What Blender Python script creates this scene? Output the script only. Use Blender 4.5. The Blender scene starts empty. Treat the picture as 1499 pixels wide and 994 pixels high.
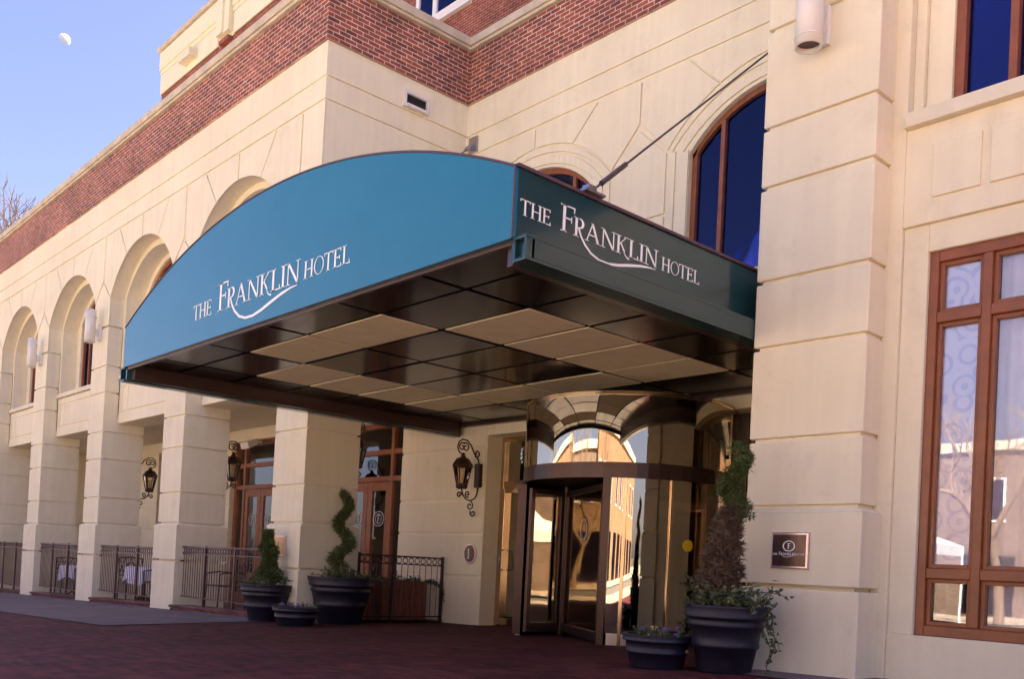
import bpy, bmesh, math, random
from mathutils import Vector, Matrix, noise
random.seed(7)
S = 0.7            # metres per drawing unit
CZ = 0.95          # camera height in metres (drawing z = 0)
C = bpy.context.scene.collection

# ------------------------------------------------------------------ camera
def rot_rows(yaw, pitch, roll):
    f = Vector((math.sin(yaw)*math.cos(pitch), math.cos(yaw)*math.cos(pitch), math.sin(pitch)))
    r = Vector((math.cos(yaw), -math.sin(yaw), 0)); u = r.cross(f)
    c, s = math.cos(roll), math.sin(roll)
    return c*r+s*u, -s*r+c*u, f
rr, uu, ff = rot_rows(math.radians(-47.621), math.radians(.929), math.radians(2.908))
cam = bpy.data.cameras.new('camera'); co = bpy.data.objects.new('camera', cam); C.objects.link(co)
co.matrix_world = Matrix(((rr.x, uu.x, -ff.x, 0), (rr.y, uu.y, -ff.y, 0), (rr.z, uu.z, -ff.z, CZ), (0, 0, 0, 1)))
cam.sensor_width = 36; cam.sensor_fit = 'HORIZONTAL'
cam.lens = 1381.016/1499*36; cam.shift_y = (809.997-497)/1499
cam.clip_end = 6000; cam.clip_start = .05
bpy.context.scene.camera = co

# ------------------------------------------------------------------ light
SUN_EL, SUN_AZ = math.radians(48), math.radians(22)     # azimuth from +Y towards +X: the sun stands behind the hotel
w = bpy.data.worlds.new("World"); bpy.context.scene.world = w; w.use_nodes = True
nt = w.node_tree; nt.nodes.clear()
sky = nt.nodes.new('ShaderNodeTexSky'); sky.sky_type = 'NISHITA'; sky.sun_disc = False
sky.sun_elevation = SUN_EL; sky.sun_rotation = SUN_AZ; sky.air_density = 1.0; sky.dust_density = 2.2; sky.ozone_density = .7
tint = nt.nodes.new('ShaderNodeMix'); tint.data_type = 'RGBA'; tint.blend_type = 'MULTIPLY'; tint.inputs[0].default_value = 1
tint.inputs[7].default_value = (.58, .51, .62, 1)
bg = nt.nodes.new('ShaderNodeBackground'); bg.inputs[1].default_value = .05
wo = nt.nodes.new('ShaderNodeOutputWorld')
nt.links.new(sky.outputs[0], tint.inputs[6]); nt.links.new(tint.outputs[2], bg.inputs[0]); nt.links.new(bg.outputs[0], wo.inputs[0])
sl = bpy.data.lights.new('sun', 'SUN'); sl.energy = 5; sl.angle = math.radians(.5); sl.color = (1, .92, .80)
so = bpy.data.objects.new('sun', sl); C.objects.link(so)
SUN = Vector((math.sin(SUN_AZ)*math.cos(SUN_EL), math.cos(SUN_AZ)*math.cos(SUN_EL), math.sin(SUN_EL)))
so.rotation_euler = SUN.to_track_quat('Z', 'Y').to_euler()
vs = bpy.context.scene.view_settings
vs.view_transform = 'Standard'; vs.look = 'None'; vs.exposure = 3.36; vs.gamma = 1
bpy.context.scene.render.engine = 'CYCLES'
bpy.context.scene.cycles.max_bounces = 8; bpy.context.scene.cycles.transparent_max_bounces = 10

# ------------------------------------------------------------------ materials
M = {}
def mat(name, col, rough=.8, metal=0, spec=.5, coat=0, noise_amt=0, noise_scale=3, bump=0, bump_scale=60, col2=None, sheen=0):
    m = bpy.data.materials.new(name); m.use_nodes = True; n = m.node_tree; b = n.nodes['Principled BSDF']
    b.inputs['Base Color'].default_value = (*col, 1); b.inputs['Roughness'].default_value = rough
    b.inputs['Metallic'].default_value = metal; b.inputs['Specular IOR Level'].default_value = spec
    b.inputs['Coat Weight'].default_value = coat; b.inputs['Coat Roughness'].default_value = .12
    tc = n.nodes.new('ShaderNodeTexCoord')
    if noise_amt or col2:
        ns = n.nodes.new('ShaderNodeTexNoise'); ns.inputs['Scale'].default_value = noise_scale; ns.inputs['Detail'].default_value = 6; ns.inputs['Roughness'].default_value = .65
        n.links.new(tc.outputs['Object'], ns.inputs['Vector'])
        rp = n.nodes.new('ShaderNodeValToRGB'); rp.color_ramp.elements[0].position = .3; rp.color_ramp.elements[1].position = .7
        c2 = col2 or tuple(max(0, c*(1-noise_amt)) for c in col)
        rp.color_ramp.elements[0].color = (*c2, 1); rp.color_ramp.elements[1].color = (*col, 1)
        n.links.new(ns.outputs[0], rp.inputs[0]); n.links.new(rp.outputs[0], b.inputs['Base Color'])
    if bump:
        n2 = n.nodes.new('ShaderNodeTexNoise'); n2.inputs['Scale'].default_value = bump_scale; n2.inputs['Detail'].default_value = 8
        n.links.new(tc.outputs['Object'], n2.inputs['Vector'])
        bp = n.nodes.new('ShaderNodeBump'); bp.inputs['Strength'].default_value = bump; bp.inputs['Distance'].default_value = .01
        n.links.new(n2.outputs[0], bp.inputs['Height']); n.links.new(bp.outputs[0], b.inputs['Normal'])
    M[name] = m; return m

def box_uv(n):                    # vector: along the wall, height, from object coordinates and the face normal
    tc = n.nodes.new('ShaderNodeTexCoord'); g = n.nodes.new('ShaderNodeNewGeometry')
    sx = n.nodes.new('ShaderNodeSeparateXYZ'); n.links.new(tc.outputs['Object'], sx.inputs[0])
    sn = n.nodes.new('ShaderNodeSeparateXYZ'); n.links.new(g.outputs['True Normal'], sn.inputs[0])
    ab = n.nodes.new('ShaderNodeMath'); ab.operation = 'ABSOLUTE'; n.links.new(sn.outputs[0], ab.inputs[0])
    gt = n.nodes.new('ShaderNodeMath'); gt.operation = 'GREATER_THAN'; gt.inputs[1].default_value = .5; n.links.new(ab.outputs[0], gt.inputs[0])
    mx = n.nodes.new('ShaderNodeMix'); mx.data_type = 'FLOAT'; n.links.new(gt.outputs[0], mx.inputs[0]); n.links.new(sx.outputs[0], mx.inputs[2]); n.links.new(sx.outputs[1], mx.inputs[3])
    cb = n.nodes.new('ShaderNodeCombineXYZ'); n.links.new(mx.outputs[0], cb.inputs[0]); n.links.new(sx.outputs[2], cb.inputs[1])
    return cb.outputs[0], tc
def brick_mat(name, c1, c2, mortar, bw=.203, bh=.0677, flat=False, ms=.011, rough=.85, rot=0, dist=.006):
    m = bpy.data.materials.new(name); m.use_nodes = True; n = m.node_tree; b = n.nodes['Principled BSDF']; b.inputs['Roughness'].default_value = rough; b.inputs['Specular IOR Level'].default_value = .12 if flat else .4
    if flat:
        tc = n.nodes.new('ShaderNodeTexCoord'); mp = n.nodes.new('ShaderNodeMapping'); mp.inputs['Rotation'].default_value = (0, 0, rot)
        n.links.new(tc.outputs['Object'], mp.inputs[0]); v = mp.outputs[0]
    else: v, tc = box_uv(n)
    bt = n.nodes.new('ShaderNodeTexBrick'); bt.inputs['Scale'].default_value = 1; bt.inputs['Brick Width'].default_value = bw; bt.inputs['Row Height'].default_value = bh
    bt.inputs['Mortar Size'].default_value = ms/2; bt.inputs['Mortar Smooth'].default_value = .15; bt.inputs['Bias'].default_value = -.2
    bt.inputs['Color1'].default_value = (*c1, 1); bt.inputs['Color2'].default_value = (*c2, 1); bt.inputs['Mortar'].default_value = (*mortar, 1)
    n.links.new(v, bt.inputs['Vector'])
    ns = n.nodes.new('ShaderNodeTexNoise'); ns.inputs['Scale'].default_value = 1.1; ns.inputs['Detail'].default_value = 9; n.links.new(tc.outputs['Object'], ns.inputs['Vector'])
    mr = n.nodes.new('ShaderNodeMapRange'); mr.inputs[1].default_value = .3; mr.inputs[2].default_value = .7; mr.inputs[3].default_value = .72; mr.inputs[4].default_value = 1.15
    n.links.new(ns.outputs[0], mr.inputs[0])
    mu = n.nodes.new('ShaderNodeMix'); mu.data_type = 'RGBA'; mu.blend_type = 'MULTIPLY'; mu.inputs[0].default_value = 1
    n.links.new(bt.outputs[0], mu.inputs[6]); n.links.new(mr.outputs[0], mu.inputs[7])
    mp2 = n.nodes.new('ShaderNodeMapping'); mp2.inputs['Scale'].default_value = (1/bw, 1/bh, 1); n.links.new(v, mp2.inputs[0])
    n3 = n.nodes.new('ShaderNodeTexNoise'); n3.inputs['Scale'].default_value = .9; n3.inputs['Detail'].default_value = 3; n.links.new(mp2.outputs[0], n3.inputs['Vector'])
    m3 = n.nodes.new('ShaderNodeMapRange'); m3.inputs[1].default_value = .3; m3.inputs[2].default_value = .7; m3.inputs[3].default_value = .6; m3.inputs[4].default_value = 1.3; n.links.new(n3.outputs[0], m3.inputs[0])
    mu3 = n.nodes.new('ShaderNodeMix'); mu3.data_type = 'RGBA'; mu3.blend_type = 'MULTIPLY'; mu3.inputs[0].default_value = 1
    n.links.new(mu.outputs[2], mu3.inputs[6]); n.links.new(m3.outputs[0], mu3.inputs[7]); n.links.new(mu3.outputs[2], b.inputs['Base Color'])
    inv = n.nodes.new('ShaderNodeMath'); inv.operation = 'SUBTRACT'; inv.inputs[0].default_value = 1; n.links.new(bt.outputs[1], inv.inputs[1])
    bp = n.nodes.new('ShaderNodeBump'); bp.inputs['Strength'].default_value = .7; bp.inputs['Distance'].default_value = dist
    n.links.new(inv.outputs[0], bp.inputs['Height']); n.links.new(bp.outputs[0], b.inputs['Normal'])
    M[name] = m; return m

def stucco(name, col, col2):
    m = mat(name, col, .9, noise_amt=.1, noise_scale=.55, bump=.28, bump_scale=120, col2=col2, spec=.25)
    n = m.node_tree; b = n.nodes['Principled BSDF']
    # faint rain streaks: noise stretched vertically
    tc = n.nodes.new('ShaderNodeTexCoord'); mp = n.nodes.new('ShaderNodeMapping'); mp.inputs['Scale'].default_value = (5, 5, .35); n.links.new(tc.outputs['Object'], mp.inputs[0])
    ns = n.nodes.new('ShaderNodeTexNoise'); ns.inputs['Scale'].default_value = 1.6; ns.inputs['Detail'].default_value = 7; n.links.new(mp.outputs[0], ns.inputs['Vector'])
    mr = n.nodes.new('ShaderNodeMapRange'); mr.inputs[1].default_value = .35; mr.inputs[2].default_value = .75; mr.inputs[3].default_value = 1; mr.inputs[4].default_value = .93; n.links.new(ns.outputs[0], mr.inputs[0])
    mu = n.nodes.new('ShaderNodeMix'); mu.data_type = 'RGBA'; mu.blend_type = 'MULTIPLY'; mu.inputs[0].default_value = 1
    src = b.inputs['Base Color'].links[0].from_socket
    n4 = n.nodes.new('ShaderNodeTexNoise'); n4.inputs['Scale'].default_value = 2.3; n4.inputs['Detail'].default_value = 10; n4.inputs['Roughness'].default_value = .75; n.links.new(tc.outputs['Object'], n4.inputs['Vector'])
    m4 = n.nodes.new('ShaderNodeMapRange'); m4.inputs[1].default_value = .55; m4.inputs[2].default_value = .8; m4.inputs[3].default_value = 1; m4.inputs[4].default_value = .84; n.links.new(n4.outputs[0], m4.inputs[0])
    u4 = n.nodes.new('ShaderNodeMix'); u4.data_type = 'RGBA'; u4.blend_type = 'MULTIPLY'; u4.inputs[0].default_value = 1
    n.links.new(src, u4.inputs[6]); n.links.new(m4.outputs[0], u4.inputs[7]); src = u4.outputs[2]
    n.links.new(src, mu.inputs[6]); n.links.new(mr.outputs[0], mu.inputs[7]); n.links.new(mu.outputs[2], b.inputs['Base Color'])
    return m
stucco('stucco', (.87, .785, .575), (.77, .68, .50))
stucco('stucco_trim', (.80, .70, .52), (.72, .61, .45))
mat('sill_stone', (.78, .70, .53), .7, noise_amt=.15, bump=.1)
mat('coping_stone', (.66, .56, .42), .8, noise_amt=.35, noise_scale=2.5, bump=.2)
brick_mat('brick', (.33, .085, .05), (.15, .045, .04), (.60, .43, .35), ms=.017)
brick_mat('tan_brick', (.17, .11, .08), (.13, .085, .065), (.2, .16, .13))
brick_mat('brown_brick', (.26, .15, .08), (.2, .11, .06), (.3, .22, .16))
brick_mat('brick_far', (.30, .075, .045), (.2, .05, .035), (.45, .3, .22))
brick_mat('paving', (.135, .030, .026), (.07, .018, .02), (.10, .05, .045), bw=.2, bh=.1, flat=True, ms=.01, rough=.75, rot=.12, dist=.004)
brick_mat('curb_brick', (.17, .055, .045), (.12, .04, .035), (.2, .13, .11))
mat('concrete', (.23, .17, .16), .95, spec=.1, noise_amt=.3, noise_scale=1.5, bump=.15)
brick_mat('pale_bounce_paving', (.50, .40, .30), (.42, .33, .26), (.3, .24, .2), bw=.6, bh=.3, flat=True)  # kept pale so that it bounces sunlight towards the hotel front
mat('asphalt', (.16, .14, .13), .9, noise_amt=.3, noise_scale=4, bump=.3)
mat('grass_ground', (.08, .07, .04), .95, noise_amt=.4)
mat('wood', (.30, .09, .026), .45, noise_amt=.35, noise_scale=6, coat=.12)
mat('wood_planter', (.25, .075, .04), .6, noise_amt=.3, noise_scale=8)
def canvas(name, col, rough):
    m = mat(name, col, rough, bump=.12, bump_scale=500, spec=.1, coat=.9, noise_amt=.08, noise_scale=2); m.node_tree.nodes['Principled BSDF'].inputs['Coat Roughness'].default_value = .14; m.node_tree.nodes['Principled BSDF'].inputs['Coat IOR'].default_value = 1.66
    return m
canvas('awning_canvas', (.0, .15, .25), .42)
canvas('awning_shaded_side', (.008, .045, .05), .5)  # same canvas as the front; its shade is painted in as darker colour
mat('awning_frame', (.01, .045, .05), .35, noise_amt=.1)
mat('seam', (.08, .04, .06), .5)
mat('beam_metal', (.05, .025, .02), .3, coat=.3)
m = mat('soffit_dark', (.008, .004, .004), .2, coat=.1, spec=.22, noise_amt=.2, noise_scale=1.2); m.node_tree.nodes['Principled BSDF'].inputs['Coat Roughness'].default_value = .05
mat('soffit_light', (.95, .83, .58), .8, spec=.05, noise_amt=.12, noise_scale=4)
mat('lettering', (.93, .93, .93), .5)
mat('steel', (.42, .40, .42), .3, metal=1)
mat('dark_steel', (.12, .09, .09), .35, metal=.8)
mat('bronze_frame', (.06, .035, .03), .3, metal=.6)
mat('brass', (.58, .43, .28), .16, metal=1)
mat('lantern_metal', (.075, .03, .018), .45, metal=.4, noise_amt=.3)
mat('iron', (.05, .022, .022), .45, metal=.3)
mat('rail_paint', (.085, .035, .035), .4)
mat('lamp_white', (.74, .70, .66), .4)
mat('vent_white', (.72, .66, .62), .5)
mat('white_frame', (.78, .74, .70), .45)
mat('black', (.006, .005, .006), .6)
mat('dark_room', (.016, .010, .010), .9)  # near-black colour paints the shade of the unlit rooms behind the glass
mat('curtain', (.90, .84, .84), .9, noise_amt=.15, noise_scale=9)
mat('curtain_blue', (.62, .60, .85), .9, noise_amt=.2)
mat('plastic_pot', (.013, .011, .024), .5, noise_amt=.3, noise_scale=3, bump=.05)
mat('soil', (.04, .025, .018), .95)
mat('leaf', (.075, .115, .03), .6, noise_amt=.5, noise_scale=12)
mat('leaf_pale', (.16, .19, .075), .6, noise_amt=.4, noise_scale=12)
mat('leaf_dead', (.17, .105, .06), .8, noise_amt=.5, noise_scale=10)
mat('leaf_topiary', (.085, .12, .02), .7, noise_amt=.5, noise_scale=14)
mat('petal', (.25, .12, .45), .6)
mat('petal_yellow', (.6, .45, .1), .6)
mat('bark_white', (.55, .45, .36), .9, noise_amt=.3, noise_scale=14)
mat('bark', (.14, .09, .06), .9, noise_amt=.4, noise_scale=14)
mat('bark_pale', (.26, .17, .11), .9, noise_amt=.4, noise_scale=14)
mat('cloth_white', (.85, .82, .95), .8)
mat('tent_white', (.82, .80, .76), .7)
mat('plaque_bronze', (.13, .075, .06), .3, metal=.7, noise_amt=.4, noise_scale=9)
mat('plaque_gold', (.62, .36, .13), .4, metal=.5, noise_amt=.2)
mat('plaque_rim', (.66, .52, .52), .3, metal=.8)
mat('sticker', (.75, .55, .02), .5)
mat('etch', (.55, .50, .45), .6)
mat('moon_unused', (.8, .72, .78), 1, noise_amt=.45, noise_scale=.35)
mat('candle', (.7, .55, .45), .5)
def glass(name, tintc=(1, 1, 1), ior=1.9, extra=.0, gc=(1, 1, 1)):
    m = bpy.data.materials.new(name); m.use_nodes = True; n = m.node_tree; n.nodes.clear()
    o = n.nodes.new('ShaderNodeOutputMaterial'); g = n.nodes.new('ShaderNodeBsdfGlossy'); g.inputs['Roughness'].default_value = .015; g.inputs['Color'].default_value = (*gc, 1)
    t = n.nodes.new('ShaderNodeBsdfTransparent'); t.inputs[0].default_value = (*tintc, 1)
    tcn = n.nodes.new('ShaderNodeTexCoord'); nz = n.nodes.new('ShaderNodeTexNoise'); nz.inputs['Scale'].default_value = 1.7; n.links.new(tcn.outputs['Object'], nz.inputs['Vector'])
    bp = n.nodes.new('ShaderNodeBump'); bp.inputs['Strength'].default_value = .035; bp.inputs['Distance'].default_value = .02; n.links.new(nz.outputs[0], bp.inputs['Height']); n.links.new(bp.outputs[0], g.inputs['Normal'])
    f = n.nodes.new('ShaderNodeFresnel'); f.inputs[0].default_value = ior; mx = n.nodes.new('ShaderNodeMixShader')
    a = n.nodes.new('ShaderNodeMath'); a.operation = 'ADD'; a.inputs[1].default_value = extra; a.use_clamp = True
    n.links.new(f.outputs[0], a.inputs[0]); n.links.new(a.outputs[0], mx.inputs[0]); n.links.new(t.outputs[0], mx.inputs[1]); n.links.new(g.outputs[0], mx.inputs[2]); n.links.new(mx.outputs[0], o.inputs[0])
    M[name] = m; return m
glass('glass', (.85, .85, .9), 1.9, .12)
glass('glass_blue', (.62, .64, .9), 1.6, .02, (.30, .36, .80))
glass('glass_bright', (.93, .93, .96), 1.7, .03)
glass('glass_drum', (.2, .14, .1), 2.3, .24, (1, .90, .74))
glass('glass_lamp', (.9, .8, .65), 1.5, .02)

# ------------------------------------------------------------------ mesh helpers (drawing units, z = 0 at eye height)
def W(p): return Vector((p[0]*S, p[1]*S, p[2]*S+CZ))
class MB:
    def __init__(s): s.v = []; s.f = []; s.m = []; s.cur = 0; s.sm = []; s.smooth = False
    def add(s, vs, fs):
        b = len(s.v); s.v += [Vector(v) for v in vs]
        for f in fs: s.f.append([b+i for i in f]); s.m.append(s.cur); s.sm.append(s.smooth)
    def box(s, x0, x1, y0, y1, z0, z1):
        if x0 > x1: x0, x1 = x1, x0
        if y0 > y1: y0, y1 = y1, y0
        if z0 > z1: z0, z1 = z1, z0
        s.add([(x0,y0,z0),(x1,y0,z0),(x1,y1,z0),(x0,y1,z0),(x0,y0,z1),(x1,y0,z1),(x1,y1,z1),(x0,y1,z1)],
              [(0,3,2,1),(4,5,6,7),(0,1,5,4),(1,2,6,5),(2,3,7,6),(3,0,4,7)])
        return s
    def hexa(s, p):   # eight points: bottom ring, top ring
        s.add(p, [(0,3,2,1),(4,5,6,7),(0,1,5,4),(1,2,6,5),(2,3,7,6),(3,0,4,7)]); return s
    def extr(s, pts, d):   # polygon (any plane) extruded by vector d
        n = len(pts); P = [Vector(p) for p in pts]; d = Vector(d)
        nrm = Vector((0, 0, 0))
        for i in range(n): nrm += (P[i]).cross(P[(i+1) % n])
        if nrm.dot(d) > 0: P.reverse()
        s.add(P+[p+d for p in P], [list(range(n)), list(range(2*n-1, n-1, -1))]+[[i, i+n, (i+1) % n+n, (i+1) % n] for i in range(n)]); return s
    def yz(s, pts, x, d): return s.extr([(x, a, b) for a, b in pts], (d, 0, 0))
    def xz(s, pts, y, d): return s.extr([(a, y, b) for a, b in pts], (0, d, 0))
    def xy(s, pts, z, d): return s.extr([(a, b, z) for a, b in pts], (0, 0, d))
    def tube(s, path, r, seg=8, cap=True, r2=None):
        P = [Vector(p) for p in path]; n = len(P); rings = []; up = None
        for i, p in enumerate(P):
            t = (P[min(i+1, n-1)]-P[max(i-1, 0)]).normalized()
            if up is None: up = Vector((0, 0, 1)) if abs(t.z) < .9 else Vector((1, 0, 0))
            a = up-t*up.dot(t); a = a.normalized() if a.length > 1e-6 else t.orthogonal().normalized(); up = a; b = t.cross(a)
            ri = r if r2 is None else r+(r2-r)*i/(n-1)
            rings.append([p+(a*math.cos(k*2*math.pi/seg)+b*math.sin(k*2*math.pi/seg))*ri for k in range(seg)])
        vs = [v for R in rings for v in R]; fs = []
        for i in range(n-1):
            for k in range(seg): fs.append((i*seg+k, i*seg+(k+1) % seg, (i+1)*seg+(k+1) % seg, (i+1)*seg+k))
        o = s.smooth; s.smooth = seg > 5; s.add(vs, fs); s.smooth = o
        if cap:
            s.add(rings[0], [list(range(seg))[::-1]]); s.add(rings[-1], [list(range(seg))])
        return s
    def lathe(s, c, prof, seg=32, a0=0, a1=2*math.pi):
        full = abs(a1-a0-2*math.pi) < 1e-6; ns = seg if full else seg+1
        vs = []
        for r, z in prof:
            for k in range(ns):
                a = a0+(a1-a0)*k/seg; vs.append((c[0]+r*math.cos(a), c[1]+r*math.sin(a), c[2]+z))
        fs = []
        for i in range(len(prof)-1):
            for k in range(seg):
                k2 = (k+1) % ns; fs.append((i*ns+k, i*ns+k2, (i+1)*ns+k2, (i+1)*ns+k))
        o = s.smooth; s.smooth = True; s.add(vs, fs); s.smooth = o; return s
    def curved_wall(s, c, r0, r1, a0, a1, z0, z1, seg=24):
        full = abs(a1-a0-2*math.pi) < 1e-6; ns = seg if full else seg+1
        vs = []
        for r, z in ((r1, z0), (r1, z1), (r0, z1), (r0, z0)):
            for k in range(ns):
                a = a0+(a1-a0)*k/seg; vs.append((c[0]+r*math.cos(a), c[1]+r*math.sin(a), z))
        fs = []
        for i in range(4):
            j = (i+1) % 4
            for k in range(seg):
                k2 = (k+1) % ns; fs.append((i*ns+k, i*ns+k2, j*ns+k2, j*ns+k))
        if not full: fs += [(0, ns, 2*ns, 3*ns), (seg, 3*ns+seg, 2*ns+seg, ns+seg)]
        s.add(vs, fs); return s
    def build(s, name, mats, parent=None, bevel=0, world=False):
        me = bpy.data.meshes.new(name)
        org = Vector(parent['org']) if parent is not None else Vector((0, 0, 0))
        vs = [(v if world else W(v))-org for v in s.v]
        me.from_pydata([tuple(v) for v in vs], [], s.f)
        if not isinstance(mats, (list, tuple)): mats = [mats]
        for q in mats: me.materials.append(M[q])
        me.polygons.foreach_set('material_index', s.m); me.polygons.foreach_set('use_smooth', s.sm)
        bm = bmesh.new(); bm.from_mesh(me); bmesh.ops.recalc_face_normals(bm, faces=bm.faces); bm.to_mesh(me); bm.free()
        o = bpy.data.objects.new(name, me); C.objects.link(o)
        o['org'] = tuple(org)
        if parent is not None: o.parent = parent
        if bevel:
            b = o.modifiers.new('bevel', 'BEVEL'); b.width = bevel; b.segments = 2; b.limit_method = 'ANGLE'; b.angle_limit = math.radians(40); b.harden_normals = False
        return o
def thing(name, label, cat, p, group=None):
    o = bpy.data.objects.new(name, None); C.objects.link(o); o.location = W(p); o['org'] = tuple(W(p)); o.empty_display_size = .2
    o['label'] = label; o['category'] = cat
    if group: o['group'] = group
    return o
def tag(o, label, cat, group=None):
    o['label'] = label; o['category'] = cat
    if group: o['group'] = group
    return o
def struct(o): o['kind'] = 'structure'; return o
def dup(root, loc, rz, label, group=None):
    def rec(o, par):
        c = o.copy(); C.objects.link(c); c.parent = par
        for ch in o.children: rec(ch, c)
        return c
    r = rec(root, None); r.location = W(loc); r.rotation_euler = (0, 0, rz); r['label'] = label
    if group: r['group'] = group
    return r
def gz(x): return -1.357+.0249*(x+17.4)       # ground height along the street

# ------------------------------------------------------------------ ground
def sheet(name, pts, dz, m, sub=None):
    mb = MB(); mb.add([(x, y, gz(x)+dz) for x, y in pts], [list(range(len(pts)))]); return struct(mb.build(name, m))
sheet('ground', [(-700, -700), (500, -700), (500, 700), (-700, 700)], -.05, 'grass_ground')
sheet('street', [(-160, -19), (90, -19), (90, -9.5), (-160, -9.5)], -.03, 'asphalt')
sheet('brick_plaza', [(-160, -2.0), (60, -2.0), (60, 14.5), (-160, 14.5)], 0, 'paving')
sheet('bounce_paving', [(-160, -9.3), (60, -9.3), (60, -2.02), (-160, -2.02)], 0, 'pale_bounce_paving')  # unseen pale sheet behind the camera, added to bounce sunlight onto the facade
sheet('sidewalk', [(-90, 5.0), (-30, 5.18), (-16.5, 5.74), (-17.75, 9.1), (-17.7, 10.06), (-90, 10.06)], .012, 'concrete')
sheet('concrete_strip', [(-6.4, 9.2), (12, 9.2), (12, 10.6), (-6.4, 10.6)], .012, 'concrete')
sheet('far_sidewalk', [(-160, -19.2), (90, -19.2), (90, -60), (-160, -60)], .02, 'pale_bounce_paving')

# ------------------------------------------------------------------ hotel
hotel = thing('hotel_building', 'cream stucco hotel with brick parapet, arched upper windows and a column arcade', 'building', (-17.5, 14, gz(-17.5)))
GR = [-.24, .74, 1.53, 2.71, 3.54]
def rustic(mb, x0, x1, y0, y1, zs, zb, zt, g=.045, inset=.05, foot=None, fz=None, ch=.05):
    """stack of blocks with shadow joints at zs; foot widens the blocks below fz"""
    cuts = [zb]+list(zs)+[zt]
    for i in range(len(cuts)-1):
        a = cuts[i]+(g/2 if i else 0); b = cuts[i+1]-(g/2 if i < len(cuts)-2 else 0)
        e = foot if (foot and fz is not None and b <= fz+.01) else 0
        if e and abs(b-(fz-g/2)) < .02:
            mb.box(x0-e, x1+e, y0-e, y1+e, a, b-ch)
            mb.hexa([(x0-e,y0-e,b-ch),(x1+e,y0-e,b-ch),(x1+e,y1+e,b-ch),(x0-e,y1+e,b-ch),(x0,y0,b),(x1,y0,b),(x1,y1,b),(x0,y1,b)])
        else: mb.box(x0-e, x1+e, y0-e, y1+e, a, b)
    mb.box(x0+inset, x1-inset, y0+inset, y1-inset, zb, zt-.001)
# arcade columns
PX = [-42.4, -36.4, -30.4, -24.4]
for xp in PX:
    mb = MB(); rustic(mb, xp-.66, xp+.66, 10.0, 11.25, GR, gz(xp)-.3, 4.02, foot=.07, fz=.74)
    rustic(mb, xp-.66, xp+.66, 10.0, 10.42, [4.75, 5.57, 6.78], 4.02, 6.80)
    mb.build('column', 'stucco', hotel, .012)
mb = MB(); rustic(mb, -18.85, -17.5, 10.0, 11.32, GR, gz(-18)-.3, 4.02, foot=.06, fz=.74)
rustic(mb, -18.85, -17.5, 10.0, 10.42, [4.75, 5.57, 6.78], 4.02, 6.80); mb.build('column', 'stucco', hotel, .012)

def arc(R, apex, dx): return apex-(R-math.sqrt(max(0, R*R-dx*dx)))
def arch_pts(xc, half, R, apex, n=22): return [(xc-half+2*half*i/n, arc(R, apex, -half+2*half*i/n)) for i in range(n+1)]
def arch_wall(mb, xl, xr, zb, zt, xc, half, R, apex, y0, y1, jamb_to=None):
    P = arch_pts(xc, half, R, apex); zj = zb if jamb_to is None else jamb_to
    if xc-half > xl: mb.box(xl, xc-half, y0, y1, zj, zt)
    if xr > xc+half: mb.box(xc+half, xr, y0, y1, zj, zt)
    for (a, za), (b, zb_) in zip(P[:-1], P[1:]):
        mb.hexa([(a,y0,za),(b,y0,zb_),(b,y1,zb_),(a,y1,za),(a,y0,zt),(b,y0,zt),(b,y1,zt),(a,y1,zt)])
def arch_band(mb, xc, half, R, apex, wd, zb, y0, y1, n=26):
    """frame following jambs and arc, width wd inside the opening"""
    hi = half-wd
    mb.box(xc-half, xc-hi, y0, y1, zb, arc(R, apex, hi)); mb.box(xc+hi, xc+half, y0, y1, zb, arc(R, apex, hi))
    for i in range(n):
        a = -half+2*half*i/n; b = -half+2*half*(i+1)/n
        A0, B0 = arc(R, apex, a), arc(R, apex, b); A1 = A0-wd*1.05; B1 = B0-wd*1.05
        mb.hexa([(xc+a,y0,A1),(xc+b,y0,B1),(xc+b,y1,B1),(xc+a,y1,A1),(xc+a,y0,A0),(xc+b,y0,B0),(xc+b,y1,B0),(xc+a,y1,A0)])
def arched_window(xc, y, zb, half=1.79, R=2.31, apex=8.70, gl='glass_blue', parent=hotel):
    mb = MB(); arch_band(mb, xc, half, R, apex, .11, zb, y, y+.12)
    for dx in (-1.13, 1.13): mb.box(xc+dx-.045, xc+dx+.045, y+.005, y+.1, zb, arc(R, apex, dx)-.05)
    mb.box(xc-half+.1, xc+half-.1, y+.01, y+.11, zb, zb+.1)
    f = mb.build('window', 'wood', parent, .006)
    mb = MB(); P = [(a, b-.08) for a, b in arch_pts(xc, half-.08, R, apex)]
    mb.xz([(xc-half+.08, zb+.05), (xc+half-.08, zb+.05)]+P[::-1], y+.075, .012); mb.build('pane', gl, f)
    mb = MB(); mb.smooth = True
    for s0, s1 in ((-1.7, -1.25), (-.95, -.5), (.55, 1.0)):
        n = 14; pts = []
        for i in range(n+1):
            x = xc+s0+(s1-s0)*i/n; pts.append((x, y+.15+.035*math.sin(i*1.9)))
        z1 = min(arc(R, apex, s0), arc(R, apex, s1))-.1
        vs = [(x, yy, zb+.02) for x, yy in pts]+[(x, yy, z1) for x, yy in pts]
        mb.add(vs, [(i, i+1, n+2+i, n+1+i) for i in range(n)])
    mb.build('curtain', 'curtain_blue', f)
    return f
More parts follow.
